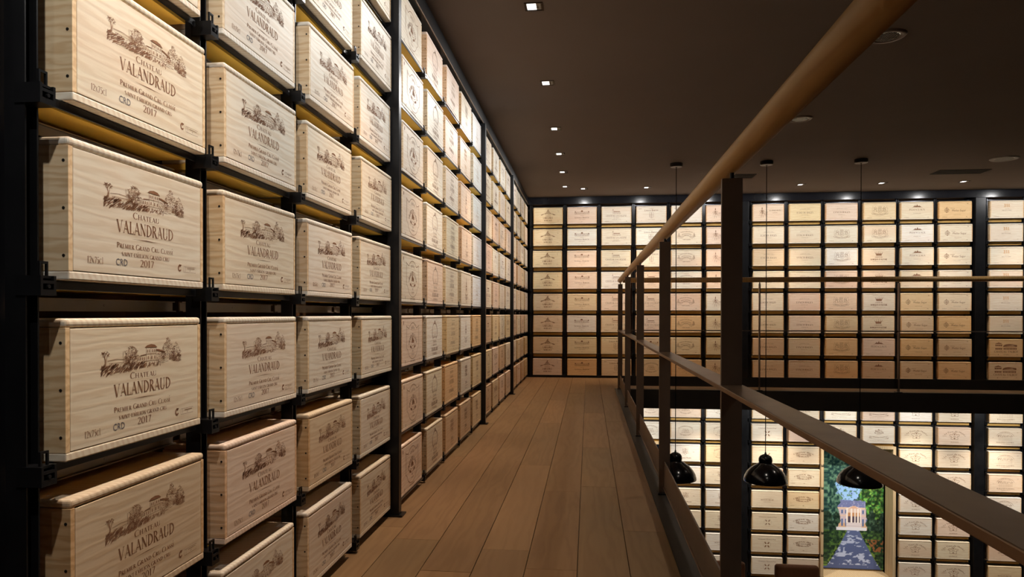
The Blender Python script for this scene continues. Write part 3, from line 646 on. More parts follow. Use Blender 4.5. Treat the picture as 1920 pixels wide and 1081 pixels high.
# ------------------------------------------------------------------ wine crates
def crate_meshes(w, h, dep=.20, nails=3):
    t, b, s = .0195, .0185, .0125
    bm = MB()
    # body: open frame of side boards round a sunk front
    bm.box(-w / 2, -w / 2 + s, 0, dep, b, h - t); bm.box(w / 2 - s, w / 2, 0, dep, b, h - t); bm.box(-w / 2 + s, w / 2 - s, .012, dep, b, h - t)
    top = MB().box(-w / 2, w / 2, -.001, dep, h - t, h); bot = MB().box(-w / 2, w / 2, -.0005, dep, 0, b)
    pan = MB().box(-w / 2 + s + .0012, w / 2 - s - .0012, 0, .012, b + .0018, h - t - .0022)
    nl = MB()
    for i in range(nails):
        z = h * (.17 + .66 * i / (nails - 1)); nl.tube((-w / 2 - .0008, .011, z), (-w / 2 + .002, .011, z), .0034, 8)
    return dict(body=bm.mesh('body', M['pine_side'], bevel=.0006, seg=1), top=top.mesh('top_board', M['endgrain'], bevel=.0075, seg=3), bottom=bot.mesh('bottom_board', M['endgrain'], bevel=.003, seg=2),
                panel=pan.mesh('front_panel', M['pine'], bevel=.0008, seg=1), nails=nl.mesh('nails', M['nail']))
CM = {'left': crate_meshes(W, H), 'left2': crate_meshes(W, H, nails=4), 'back': crate_meshes(WB, HB)}
TINTS = {'pale': (1.04, 1.04, 1.02), 'white': (1.12, 1.16, 1.20), 'bluish white': (1.08, 1.22, 1.45), 'cream': (1.06, 1.02, .92), 'golden': (1.03, .92, .68), 'orange': (1.02, .78, .50), 'pinkish': (1.06, .93, .86), 'brown': (.90, .74, .58), 'tan': (.98, .86, .68)}
crnd = random.Random(21)
def crate(kind, loc, rot, des, ink, tint, where, group, nails=True, dx=None):
    m = CM[kind]; t = TINTS[tint]; j = crnd.uniform(.96, 1.04)
    col = (t[0] * j, t[1] * j, t[2] * j * crnd.uniform(.96, 1.03), 1)
    lab = f"{tint} pine crate, {DES[des][1]}, {where}"
    r = thing('wine_crate', lab, 'wine crate', loc, rot, group)
    obj('body', m['body'], r, color=(min(1.1, col[0]), col[1] * .98, col[2] * .95, 1))
    obj('top_board', m['top'], r, color=col); obj('bottom_board', m['bottom'], r, color=col)
    obj('front_panel', m['panel'], r, color=col)
    p = obj('printed_mark', mark(des, ink), r)
    sc = .985 if kind != 'back' else .97
    p.scale = (1, 1, sc)
    if nails: tag(obj('nails', m['nails'], r), kind='stuff')
    return r

# ------------------------------------------------------------------ shelving racks
def bracket_mesh():
    b = MB()
    b.box(-.020, .020, -.006, .050, -.034, -.028)                 # foot
    b.box(-.020, -.014, -.006, .050, -.028, .006); b.box(.014, .020, -.006, .050, -.028, .006)
    b.box(-.014, .014, .044, .050, -.028, .006); b.box(-.014, .014, -.006, -.001, -.010, -.004); b.box(-.014, .014, -.006, -.001, -.028, -.022)
    b.box(-.014, .014, .0, .044, .001, .006)
    b.box(-.011, -.007, .004, .009, .006, .030); b.box(.007, .011, .004, .009, .006, .030); b.box(-.011, .011, .004, .009, .030, .035)   # loop
    b.tube((0, -.008, -.016), (0, -.001, -.016), .004, 8)
    return b.mesh('bracket', M['steel'])
BRK = bracket_mesh()
_rm = {}
def rack(name, label, root, rot, n, x0, w, q, zs, h, zmin, zmax, group, back=False, skip=None, nolast=False, front=False):
    """n columns whose crates start at x0 (local), rows at zs (crate bottoms)"""
    skip = skip or set(); gap = q - w
    R = thing('shelving_rack', label, 'shelving', root, rot, group)
    yb = .285
    zt = max(zs) + h
    rows = sorted(zs)
    def skipped(c, r): return (c, r) in skip
    # backing boards, one per column
    for c in range(n):
        a = x0 + c * q - gap / 2; b = a + q
        if c == n - 1 and nolast: b -= gap / 2 - .012
        z0 = zmin; lows = [r for r in range(len(rows)) if skipped(c, r)]
        if lows: z0 = rows[max(lows)] + h + .035
        obj('back_panel', MB().box(a + .001, b - .001, yb - .012, yb, z0, zmax).mesh('back_panel', M['backing']), R)
    # uprights in every gap
    for c in range(n + 1):
        xc = x0 + c * q - gap / 2
        z0 = zmin
        if 0 < c < n:
            lows = [r for r in range(len(rows)) if skipped(c, r) and skipped(c - 1, r)]
            if lows: z0 = rows[max(lows)] + h + .05
        if c == n and nolast: continue
        if back: b = MB().box(xc - .021, xc - .017, .042, .085, z0, zmax).box(xc + .017, xc + .021, .042, .085, z0, zmax).box(xc - .017, xc + .017, .054, .072, z0, zmax)
        else: b = MB().box(xc - .017, xc - .013, .030, .075, z0, zmax).box(xc + .013, xc + .017, .030, .075, z0, zmax).box(xc - .013, xc + .013, .055, .075, z0, zmax)
        obj('upright', b.mesh('upright', M['steel']), R)
        if back:
            obj('upright_edge', MB().box(xc - .021, xc - .016, .040, .042, z0, zmax).box(xc + .016, xc + .021, .040, .042, z0, zmax).mesh('upright_edge', M['steel_edge']), R)
    for r, z in enumerate(rows):
        for c in range(n):
            if skipped(c, r): continue
            xa = x0 + c * q; key = (w, h, back, front)
            if key not in _rm:
                fr = MB().box(-.036, w + .018, .030, .034, -.020, -.001).box(-.036, w + .018, .034, .046, -.005, -.001)
                if back: fr = MB().box(-.030, w + .018, .012, .016, -.008, -.001).box(-.030, w + .018, .016, .028, -.004, -.001)
                fr = fr.mesh('front_rail', M['steel'], bevel=.0008, seg=1)
                if front: fr = MB().box(-.036, w + .018, .001, .005, -.013, -.001).mesh('front_rail', M['steel_edge'])
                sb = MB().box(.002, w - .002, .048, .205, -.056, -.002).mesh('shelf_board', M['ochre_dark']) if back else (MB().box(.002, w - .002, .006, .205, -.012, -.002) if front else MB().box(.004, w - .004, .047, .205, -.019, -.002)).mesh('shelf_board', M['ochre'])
                y0 = .012 if back else .115
                g2 = gap / 2 - (.022 if back else .018)
                ch = MB().box(-g2, w + g2, y0, y0 + .004, h + .016, h + .046).box(-g2, w + g2, y0 - .010, y0, h + .016, h + .019).box(-g2, w + g2, y0 - .007, y0, h + .043, h + .046)
                ch.tube((w * .52, y0 - .0008, h + .031), (w * .52, y0, h + .031), .0035, 8)
                if back: ch = MB().box(-g2, w + g2, .040, .046, h + .014, h + .021).box(-g2, w + g2, .046, .075, h + .016, h + .020)
                _rm[key] = (fr, sb, ch.mesh('cross_rail', M['steel_edge'] if back else M['channel']))
            fr, sb, ch = _rm[key]
            obj('front_rail', fr, R, (xa, 0, z)); obj('shelf_board', sb, R, (xa, 0, z))
            obj('cross_rail', ch, R, (xa, 0, z))
        for c in range(n + 1):
            if skipped(c, r) and (c == 0 or skipped(c - 1, r)): continue
            if c == n and (nolast or skipped(c - 1, r)): continue
            obj('bracket', BRK, R, (x0 + c * q - gap / 2, -.0 if not back else -.008, z))
    return R
def post(R, x0, x1, y0, y1, z0, z1):
    b = MB().box(x0, x1, y0, y1, z0, z1)
    o = obj('post', b.mesh('post', M['steel'], bevel=.003, seg=2), R); obj('foot_plate', MB().box(x0 - .015, x1 + .02, y0 - .022, y1, z0, z0 + .008).mesh('foot_plate', M['steel']), o)
    return o

ORD = ['bottom row', 'second row up', 'third row up', 'fourth row up', 'fifth row up', 'sixth row up', 'seventh row up', 'top row']
COLN = ['first column', 'second column', 'third column', 'fourth column', 'fifth column', 'sixth column']
RZ = PI / 2
YS = [1.8314 - W, 3.9214, 7.1498, 9.8289]; NC = [4, 5, 4, 4]
bayw = ['nearest bay of left shelving', 'second bay of left shelving', 'third bay of left shelving', 'farthest bay of left shelving']
posts_y = [(1.165, 1.213), (3.712, 3.764), (6.925, 6.978), (9.545, 9.600)]
zsl = [Z0 + k * P for k in range(8)]
D2 = {  # second bay, columns 1-4, by row from the floor: (design, ink, tint)
 0: [('oval', 'dark', 'pinkish')] * 3 + [('oval', 'dark', 'pale')] * 5,
 1: [('wreath', 'dark', 'cream')] * 2 + [('wreath', 'dark', 'white')] + [('wreath', 'mid', 'pinkish')] + [('wreath', 'mid', 'white')] * 3 + [('wreath', 'mid', 'pinkish')],
 2: [('bold', 'mid', 'brown'), ('lines', 'dark', 'orange'), ('lines', 'mid', 'golden'), ('lines', 'mid', 'cream'), ('lines', 'mid', 'cream'), ('lines', 'mid', 'pale'), ('lines', 'mid', 'pinkish'), ('lines', 'pale', 'pinkish')],
 3: [('bold', 'dark', 'brown'), ('bold', 'dark', 'pale'), ('spire', 'dark', 'white'), ('spire', 'dark', 'pale'), ('spire', 'mid', 'pinkish'), ('spire', 'mid', 'pinkish'), ('bold', 'orange', 'pinkish'), ('bold', 'pale', 'cream')],
 4: [('bold', 'mid', 'tan'), ('bold', 'mid', 'golden'), ('lines', 'mid', 'orange')] + [('faint', 'pale', 'bluish white')] * 5}
far_des = ['arch', 'lines', 'barton', 'pedes', 'bold', 'crown', 'wreath', 'spire', 'tower', 'lions', 'mons', 'facade']
def in_view(Y, z):
    # crates wholly outside the frame are left out
    fx, fy = -math.sin(.1109), math.cos(.1109)
    best = False
    for yy in (Y, Y + W):
        for zz in (z, z + H):
            d = XL * fx + yy * fy; xr = XL * math.cos(.1109) + yy * math.sin(.1109)
            px = 960 + 1288 * xr / d; py = 598 - 1288 * (zz - ZC) / d
            if -60 < px < 1980 and -60 < py < 1141: best = True
    return best
for b in range(4):
    n = NC[b]; y0 = YS[b] - .10
    zt = zf
    R = rack('shelving_rack', f"black steel shelving frame, {bayw[b]}", (XL, YS[b], 0), RZ, n, 0, W, Q, zsl, H, .004, zt - .002, 'steel shelving along left wall', nolast=b < 3, front=b > 0)
    p0, p1 = posts_y[b]
    if b == 0:
        b0 = MB().box(.45 - YS[0], -.100, .078, .27, .002, zt - .001).box(-.100, -.010, .088, .27, .002, zt - .001)
        obj('end_panel', b0.mesh('end_panel', M['panelblack'], bevel=.003), R)
    else:
        post(R, p0 - YS[b], p1 - YS[b], -.040, .27, .002, zt - .001)
    obj('toe_strip', MB().box(-.04, n * Q - .125, .05, .06, .004, .040).mesh('toe_strip', M['steel']), R)
    for c in range(n):
        for k in range(8):
            Y = YS[b] + c * Q
            if not in_view(Y, zsl[k]): continue
            jit = crnd.uniform(-.010, .010) if b else crnd.uniform(-.006, .006)
            dj = crnd.uniform(-.006, .005)
            if b == 0 and c == 0: jit = {4: .023, 3: .0, 2: -.002, 1: .006}.get(k, jit)
            if b == 0:
                des, ink, tint = 'villa', 'dark', ['white', 'pale', 'cream', 'pale'][crnd.randrange(4)] if k > 1 else ['cream', 'pale', 'tan', 'pinkish'][crnd.randrange(4)]
                tint = {(0, 3): 'pale', (0, 4): 'pale', (0, 2): 'cream', (0, 1): 'tan', (1, 3): 'cream', (2, 1): 'tan', (1, 1): 'pinkish'}.get((c, k), tint)
            elif b == 1: des, ink, tint = D2[c][k]
            else:
                des = far_des[(c * 5 + b * 3 + (k // 2) * 2) % 12]; ink = ['dark', 'mid', 'pale'][(k + c) % 3] if k > 2 else 'dark'
                tint = crnd.choice(['pale', 'cream', 'white', 'pinkish'] if k > 2 else ['golden', 'cream', 'pinkish', 'brown', 'tan'])
                if b == 2 and c == 0 and k < 2: tint = ['brown', 'golden'][k]
            crate('left' if b == 0 else 'left2', (XL + dj, Y + W / 2 + jit, zsl[k] + .0004), RZ + crnd.uniform(-.004, .004), des, ink, tint,
                  f"{ORD[k]}, {COLN[c] if n > 1 else ''}, {bayw[b]}".replace('left shelving', 'left wall').replace(' column', ' column'),
                  f"wine crates in the {bayw[b]}", nails=b < 2)

# back wall, gallery storey
XA, XB, XC = -.9803, 2.8044, 6.6062
zsb = [Z0B + k * P for k in range(8)]
UP = {('A', 0): ['pyramid'] * 8, ('A', 1): ['facade'] * 8, ('A', 2): ['barton', 'barton'] + ['tower'] * 6, ('A', 3): ['ring', 'facade', 'tower', 'tower', 'tower', 'barton', 'barton', 'barton'],
      ('A', 4): ['lynch'] + ['bridge'] * 6 + ['barton'], ('A', 5): ['figure'] * 8,
      ('B', 0): ['lynch', 'lynch', 'echo', 'echo', 'echo', 'echo', 'echo', 'figure'], ('B', 1): ['lynch'] * 7 + ['echo'],
      ('B', 2): ['lions'] * 7 + ['lynch'], ('B', 3): ['pedes', 'pedes', 'crown', 'crown', 'crown', 'crown', 'lions', 'lions'],
      ('B', 4): ['phelan'] * 4 + ['pedes'] * 4, ('B', 5): ['phelan'] * 8, ('C', 0): ['talbot'] * 2 + ['gilt'] * 6, ('C', 1): ['talbot'] * 4 + ['pedes'] * 4}
TU = {('A', 0): ['pinkish', 'tan', 'tan', 'tan', 'golden', 'golden', 'golden', 'golden'], ('A', 1): ['orange', 'golden', 'pale', 'tan', 'pinkish', 'pinkish', 'white', 'pinkish'],
      ('A', 2): ['tan', 'golden', 'tan', 'pinkish', 'white', 'cream', 'cream', 'pale'], ('A', 3): ['golden', 'tan', 'pinkish', 'pinkish', 'pinkish', 'cream', 'white', 'pale'],
      ('A', 4): ['orange', 'golden', 'orange', 'pinkish', 'white', 'cream', 'cream', 'white'], ('A', 5): ['tan', 'golden', 'golden', 'white', 'pinkish', 'pinkish', 'pinkish', 'pinkish'],
      ('B', 0): ['brown', 'brown', 'tan', 'cream', 'cream', 'tan', 'cream', 'pinkish'], ('B', 1): ['brown', 'tan', 'pinkish', 'pinkish', 'cream', 'cream', 'cream', 'golden'],
      ('B', 2): ['orange', 'orange', 'tan', 'pinkish', 'pinkish', 'white', 'pale', 'pinkish'], ('B', 3): ['brown', 'pinkish', 'cream', 'pale', 'pinkish', 'cream', 'cream', 'golden'],
      ('B', 4): ['tan', 'orange', 'tan', 'golden', 'cream', 'pale', 'white', 'cream'], ('B', 5): ['orange', 'tan', 'orange', 'cream', 'pale', 'cream', 'cream', 'orange'],
      ('C', 0): ['tan', 'orange', 'cream', 'pale', 'pale', 'pale', 'pale', 'cream'], ('C', 1): ['tan', 'pale'] * 4}
DARKSET = {'pyramid', 'talbot', 'ring', 'crown', 'cantenac', 'figure'}
BN = {'A': 'left', 'B': 'middle', 'C': 'right'}
for nm, x0, n in (('A', XA, 6), ('B', XB, 6), ('C', XC, 2)):
    R = rack('shelving_rack', f"black steel shelving frame, {BN[nm]} bay upstairs on back wall", (x0, YB, 0), 0, n, 0, WB, QB, zsb, HB, .004, zf - .002, 'upstairs steel shelving on back wall', back=True, nolast=nm != 'C')
    obj('toe_strip', MB().box(-.04, n * QB - .10, .02, .03, .002, .036).mesh('toe_strip', M['steel']), R)
    if nm != 'A': post(R, -.245 + .01, -.245 + .165, -.03, .27, .002, zf - .001)
    for c in range(n):
        for k in range(8):
            des = UP[(nm, c)][k]; tint = TU[(nm, c)][k]
            ink = 'mid' if des in ('lynch', 'echo') and k > 3 else 'dark'
            if des == 'gilt': ink = 'orange'
            crate('back', (x0 + c * QB + WB / 2 + crnd.uniform(-.008, .008), YB + crnd.uniform(-.008, .006), zsb[k] + .0004), 0, des, ink, tint,
                  f"{ORD[k]}, {COLN[c]}, {BN[nm]} bay upstairs, back wall", f"wine crates upstairs in the {BN[nm]} bay of the back wall", nails=False)
# lower storey
zl = [ZTOPLOW - k * P for k in range(8)]          # top row first
zl_up = zl[::-1]
LO = {('A', 3): ['ring', 'ring'], ('A', 4): ['ring', 'ring', 'rose', 'rose', 'rose', 'rose', 'plain', 'plain'], ('A', 5): ['ring', 'ring', 'ring', 'rose', 'rose', 'rose', 'plain', 'plain'],
      ('B', 0): ['plain', 'clover', 'clover', 'clover', 'plain', 'clover', 'clover', 'clover'], ('B', 1): ['plain', 'clover', 'cantenac', 'cantenac', 'cantenac', 'cantenac', 'cantenac', 'plain'],
      ('B', 2): ['banner', 'banner'], ('B', 3): ['banner', 'banner'], ('B', 4): ['mons'] * 8, ('B', 5): ['mons'] * 8, ('C', 0): ['arch'] * 5 + ['plain'] * 3, ('C', 1): ['mons', 'arch'] * 4}
skipA = {(c, r) for c in (2, 3) for r in range(6)} | {(c, r) for c in (0, 1) for r in range(8)}
skipB = {(c, r) for c in (2, 3) for r in range(6)}
ORDL = ['top row', 'second row down', 'third row down', 'fourth row down', 'fifth row down', 'sixth row down', 'seventh row down', 'bottom row']
for nm, x0, n, sk in (('A', XA, 6, skipA), ('B', XB, 6, skipB), ('C', XC, 2, set())):
    R = rack('shelving_rack', f"black steel shelving frame, {BN[nm]} bay downstairs on back wall", (x0, YB, 0), 0, n, 0, WB, QB, zl_up, HB, ZLOW + .004, -.285, 'downstairs steel shelving on back wall', back=True, skip=sk, nolast=nm != 'C')
    if nm != 'A': post(R, -.245 + .01, -.245 + .165, -.03, .27, ZLOW + .002, -.285)
    for c in range(n):
        lst = LO.get((nm, c))
        if not lst: continue
        for k, des in enumerate(lst):
            tint = crnd.choice(['pale', 'cream', 'pinkish', 'white', 'cream', 'golden'])
            ink = 'dark' if des in ('cantenac',) or (des == 'mons' and c == 5) else crnd.choice(['mid', 'dark', 'mid'])
            crate('back', (x0 + c * QB + WB / 2 + crnd.uniform(-.008, .008), YB + crnd.uniform(-.008, .006), zl[k] + .0004), 0, des, ink, tint,
                  f"{ORDL[k]}, {COLN[c]}, {BN[nm]} bay downstairs, back wall", f"wine crates downstairs in the {BN[nm]} bay of the back wall", nails=False)

# ------------------------------------------------------------------ picture niches on the lower storey
def frac(v): return v - math.floor(v)
def hsh(i, j): return frac(math.sin(i * 127.1 + j * 311.7) * 43758.5453)
def vn(x, y):
    i, j = math.floor(x), math.floor(y); a, b = x - i, y - j; a = a * a * (3 - 2 * a); b = b * b * (3 - 2 * b)
    return (hsh(i, j) * (1 - a) + hsh(i + 1, j) * a) * (1 - b) + (hsh(i, j + 1) * (1 - a) + hsh(i + 1, j + 1) * a) * b
def fbm(x, y): return vn(x, y) * .55 + vn(x * 2.1, y * 2.1) * .3 + vn(x * 4.3, y * 4.3) * .15
def avenue(u, v):
    """colours of the big print: u 0..1 left to right, v 0..1 bottom to top (linear rgb)"""
    u = min(1, max(0, u)); n = fbm(u * 9, v * 18); n2 = min(1, max(0, (fbm(u * 30 + 9, v * 62 + 3) - .5) * 2.0 + .5)); n3 = vn(u * 60, v * 120)
    if v < .31:                                               # drive, verges and hedges
        t = v / .31; c0 = .47; half = .50 - .395 * t ** .85; d = u - c0
        if abs(d) < half:
            dap = vn(u * 10 + 2, v * 60) * .6 + .4 * vn(u * 26, v * 130)
            lit = dap > (.60 if v > .03 else .9)
            return (.34, .38, .50) if lit else (.055 + .03 * t, .075 + .035 * t, .165 + .05 * t)
        if abs(d) < half + .05 and n2 > .45: return (.10, .17, .03)
        if d > 0 and .14 < v < .24 and n2 > .55: return (.22, .08, .03)
        return (.008 + .06 * n2 ** 2, .022 + .12 * n2 ** 2, .010 + .02 * n2)
    if v < .335 and .17 < u < .70: return (.62, .60, .62)     # gravel court in the sun
    edge = .18 + .07 * vn(3.3, v * 26) + (.10 * max(0, (v - .55) * 3)); redge = .72 - .05 * vn(7.7, v * 30) - (.10 * max(0, (v - .5) * 4))
    if edge < u < redge and v < .565:
        if v < .375 and .345 < u < .62: return (.66, .58, .56) if frac(v * 90) < .6 else (.45, .38, .40)     # steps
        if .35 < u < .61 and v < .49:                         # portico
            for cx in (.362, .435, .50, .555, .60):
                if abs(u - cx) < .013: return (.78, .68, .60)
            if v > .455: return (.62, .45, .36)
            return (.07, .05, .07) if v < .425 else (.45, .22, .10)
        if v < .512 and abs(u - .48) < .14 * (1 - (v - .488) / .026) and v > .486: return (.60, .36, .24) if abs(u - .48) < .10 * (1 - (v - .488) / .026) else (.72, .60, .55)
        if v < .50:
            if .425 < v < .435 or v > .485: return (.62, .44, .32)
            if frac((u - .18) * 13.5) < .40 and (.345 < v < .405 or .445 < v < .478): return (.07, .12, .26)
            return (.50, .40, .42) if v > .37 else (.55, .34, .20)
        if v < .548 + .012 * vn(u * 22, 1.5): return (.15, .17, .33) if n3 < .72 else (.26, .27, .42)
    # sky seen between the crowns
    dx = (u - .40) / .34; dy = (v - .66) / .15
    sky = 1.25 - dx * dx - dy * dy + (n - .5) * 1.4 + (n2 - .5) * .5
    sky2 = .95 - ((u - .34) / .16) ** 2 - ((v - .93) / .10) ** 2 + (n - .5) * 1.6 + (n2 - .5) * .5
    if (sky > .78 or sky2 > .62) and n2 < .66:
        return (.20 + .25 * (1 - v), .42 + .12 * n, .80)
    k = n2 * n2
    vj = v + (n - .5) * .22
    if u + (n - .5) * .16 > .56 and .44 < vj < .80: return (.012 + .34 * k * n3, .035 + .42 * k, .012 + .07 * k)
    if vj < .45: return (.006 + .05 * k, .018 + .09 * k, .012 + .05 * k)
    return (.008 + .14 * k, .035 + .26 * k, .035 + .15 * k)
def niche(name_lab, x0, x1, z0, z1, pic, lab_pic, depth=.38, th=.045):
    T = thing('picture_niche', name_lab, 'niche', (x0, YB, z0))
    w, h = x1 - x0, z1 - z0
    obj('side_board', MB().box(-th, 0, -.012, depth, -th, h + th).mesh('side_board', M['oak_niche']), T)
    obj('side_board', MB().box(w, w + th, -.012, depth, -th, h + th).mesh('side_board', M['oak_niche']), T)
    obj('top_board', MB().box(0, w, -.012, depth, h, h + th).mesh('top_board', M['oak_niche']), T)
    obj('sill_board', MB().box(0, w, -.012, depth, -th, 0).mesh('sill_board', M['oak_niche']), T)
    obj('back_board', MB().box(0, w, depth - .01, depth + .01, 0, h).mesh('back_board', M['oak_niche']), T)
    if pic:
        nu, nv = 120, 236
        vs = [(.02 + (w - .02) * i / nu, depth - .016, .03 + (h - .05) * j / nv) for j in range(nv + 1) for i in range(nu + 1)]
        fs = [(j * (nu + 1) + i, j * (nu + 1) + i + 1, (j + 1) * (nu + 1) + i + 1, (j + 1) * (nu + 1) + i) for j in range(nv) for i in range(nu)]
        me = mesh('photo_print', vs, fs); ca = me.color_attributes.new('paint', 'FLOAT_COLOR', 'POINT'); buf = []
        for j in range(nv + 1):
            for i in range(nu + 1):
                # the visible span of the print runs from 15 % of the niche to its right side
                u = (i / nu - .14) / .86; buf += [*avenue(max(0, u), j / nv), 1]
        ca.data.foreach_set('color', [min(1, q * 1.15) for q in buf])
        m = mat('avenue_print', rough=.45); at = N(m, 'ShaderNodeAttribute', attribute_name='paint'); pb = m.node_tree.nodes['Principled BSDF']; lk(m, at.outputs['Color'], pb.inputs['Base Color']); lk(m, at.outputs['Color'], pb.inputs['Emission Color']); pb.inputs['Emission Strength'].default_value = .32   # emission added to brighten the print where the niche shades it
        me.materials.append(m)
    else:
        me = MB().box(.02, w - .02, depth - .018, depth - .014, .03, h - .03).mesh('photo_print', M['bluepic'])
    P_ = thing('framed_photograph', lab_pic, 'picture', (x0, YB, z0))
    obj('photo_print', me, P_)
    obj('frame', MB().box(.012, w - .004, depth - .0135, depth - .0105, .018, h - .012).box(.012, w - .004, depth - .022, depth - .0135, .018, .030).mesh('frame', M['lampblack']), P_)
    return T
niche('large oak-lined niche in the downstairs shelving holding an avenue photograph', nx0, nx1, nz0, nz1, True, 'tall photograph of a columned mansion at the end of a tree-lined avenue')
niche('oak-lined niche in the downstairs shelving holding a blue picture', mx0, mx1, nz0, nz1, False, 'bright blue picture half hidden behind the railing posts')

# ------------------------------------------------------------------ railings
def railing_post(R, x, y, along):
    b = MB()
    hw, ht = .034, .007
    if along == 'y': b.box(x - hw, x + hw, y - ht, y + ht, .004, ZC + .452)
    else: b.box(x - ht, x + ht, y - hw, y + hw, .004, ZC + .452)
    o = obj('post', b.mesh('post', M['post'], bevel=.0015, seg=1), R)
    obj('base_plate', MB().box(x - .042, x + .042, y - .042, y + .042, .003, .012).mesh('base_plate', M['steel'], bevel=.002, seg=1), o)
    obj('rail_pin', MB().tube((x, y, ZC + .452), (x, y, ZC + .480), .007, 10).mesh('rail_pin', M['steel']), o)
ZR = ZC + .508
R1 = thing('gallery_railing', 'oak-topped bronze railing running along the walkway from foreground to corner', 'railing', (0, 0, 0), 0, 'railings round the void')
hr = MB().tube((XR, YN + .05, ZR), (XR, YR + .035, ZR), .0375, 40).mesh('handrail', M['oak_rail'], smooth=True)
obj('handrail', hr, R1)
ysP = [YN + .35, -1.70, .34, 2.36, 4.375, 6.43, 8.44, YR]
for y in ysP: railing_post(R1, XR, y, 'y')
obj('mid_rail', MB().box(XR - .041, XR + .041, YN + .05, YR + .04, ZC - .252, ZC - .236).mesh('mid_rail', M['midrail'], bevel=.0025, seg=2), R1)
for a, b in zip(ysP, ysP[1:]): 
    tb = obj('toe_board', MB().box(XR - .003, XR + .004, a + .012, b - .012, .052, .205).mesh('toe_board', M['bronze'], bevel=.001, seg=1), R1)
    obj('edge_highlight', MB().box(XR - .012, XR - .003, a + .012, b - .012, .046, .054).mesh('edge_highlight', M['midrail'], bevel=.002, seg=2), tb)  # paler strip painting in the highlight along the toe board's lower edge
R2 = thing('gallery_railing', 'oak-topped bronze railing crossing in front of the back shelving', 'railing', (0, 0, 0), 0, 'railings round the void')
obj('handrail', MB().tube((XR + .0375, YR, ZR), (XWALL - .02, YR, ZR), .0375, 24).mesh('handrail', M['oak_rail'], smooth=True), R2)
xsP = [XR, 2.50, 4.44, 6.38, 8.32]
for x in xsP[1:]: railing_post(R2, x, YR, 'x')
obj('mid_rail', MB().box(XR + .05, XWALL - .02, YR - .008, YR + .008, ZC - .250, ZC - .234).mesh('mid_rail', M['bronze']), R2)
for a, b in zip(xsP, xsP[1:] + [XWALL - .02]): obj('toe_board', MB().box(a + (.046 if a == XR else .008), b - .008, YR - .003, YR + .004, .052, .195).mesh('toe_board', M['beam'], bevel=.001, seg=1), R2)

# ------------------------------------------------------------------ ceiling fixtures
def square_spot(x, y, label, aims, group='square recessed spotlights', wash=None):
    T = thing('recessed_spotlight', label, 'spotlight', (x, y, CEIL), 0, group)
    s = .062
    obj('frame', MB().box(-s, s, -s, -s + .010, -.005, .0).box(-s, s, s - .010, s, -.005, .0).box(-s, -s + .010, -s + .01, s - .01, -.005, 0).box(s - .010, s, -s + .01, s - .01, -.005, 0).mesh('frame', M['lampblack']), T)
    obj('lens', MB().box(-.046, .016, -.044, .044, -.003, -.0005).mesh('lens', M['glow']), T)
    o = obj('reflector', MB().box(.016, .046, -.044, .044, -.0028, -.0005).mesh('reflector', M['white']), T)
    obj('slot', MB().box(.018, .033, -.026, -.016, -.0034, -.0028).box(.018, .033, -.008, .002, -.0034, -.0028).box(.018, .033, .010, .020, -.0034, -.0028).mesh('slot', M['lampblack']), o)
    if wash: washer((x, y, CEIL - .03), *wash, T)
    for (dx, dy, aim, e, ang, col) in aims: spot('lamp_light', (x + dx, y + dy, CEIL - .03), aim, e, ang, col, T)
ysS = [-1.5, .05, 1.58, 3.11, 4.63, 6.17, 7.70, 8.91, 10.05, 11.20]
dist = ['behind the camera', 'above the camera', 'just ahead of the camera', 'outside the picture top', 'nearest in view', 'second in view', 'third in view', 'fourth in view', 'fifth in view', 'last before the back shelving']
for y, dn in zip(ysS, dist):
    f = 1.0 if y < 8.5 else .66
    square_spot(-.37, y, f"square spotlight in the row beside the left shelving, {dn}",
                [(0, 0, (XL - .05, y, -.2), SPOT_LOW * f, 56, WARM)], wash=('-x', .714, 1.54 if f == 1 else 1.16, WASH_L, SPOT_WIDE * f, WHITE))
for i, x in enumerate([-.08, .95, 2.16, 3.37, 4.60, 5.81, 7.02, 8.23]):
    square_spot(x, 11.42, f"square spotlight by the back shelving, {['first', 'second', 'third', 'fourth', 'fifth', 'sixth', 'seventh', 'eighth'][i]} from the left corner",
                [(0, 0, (x, YB + .05, .2), SPOT_BACK, 56, WARM)], 'square spotlights along the back shelving', wash=('+y', .78, 1.21, WASH_B, SPOT_BWIDE, WHITE))
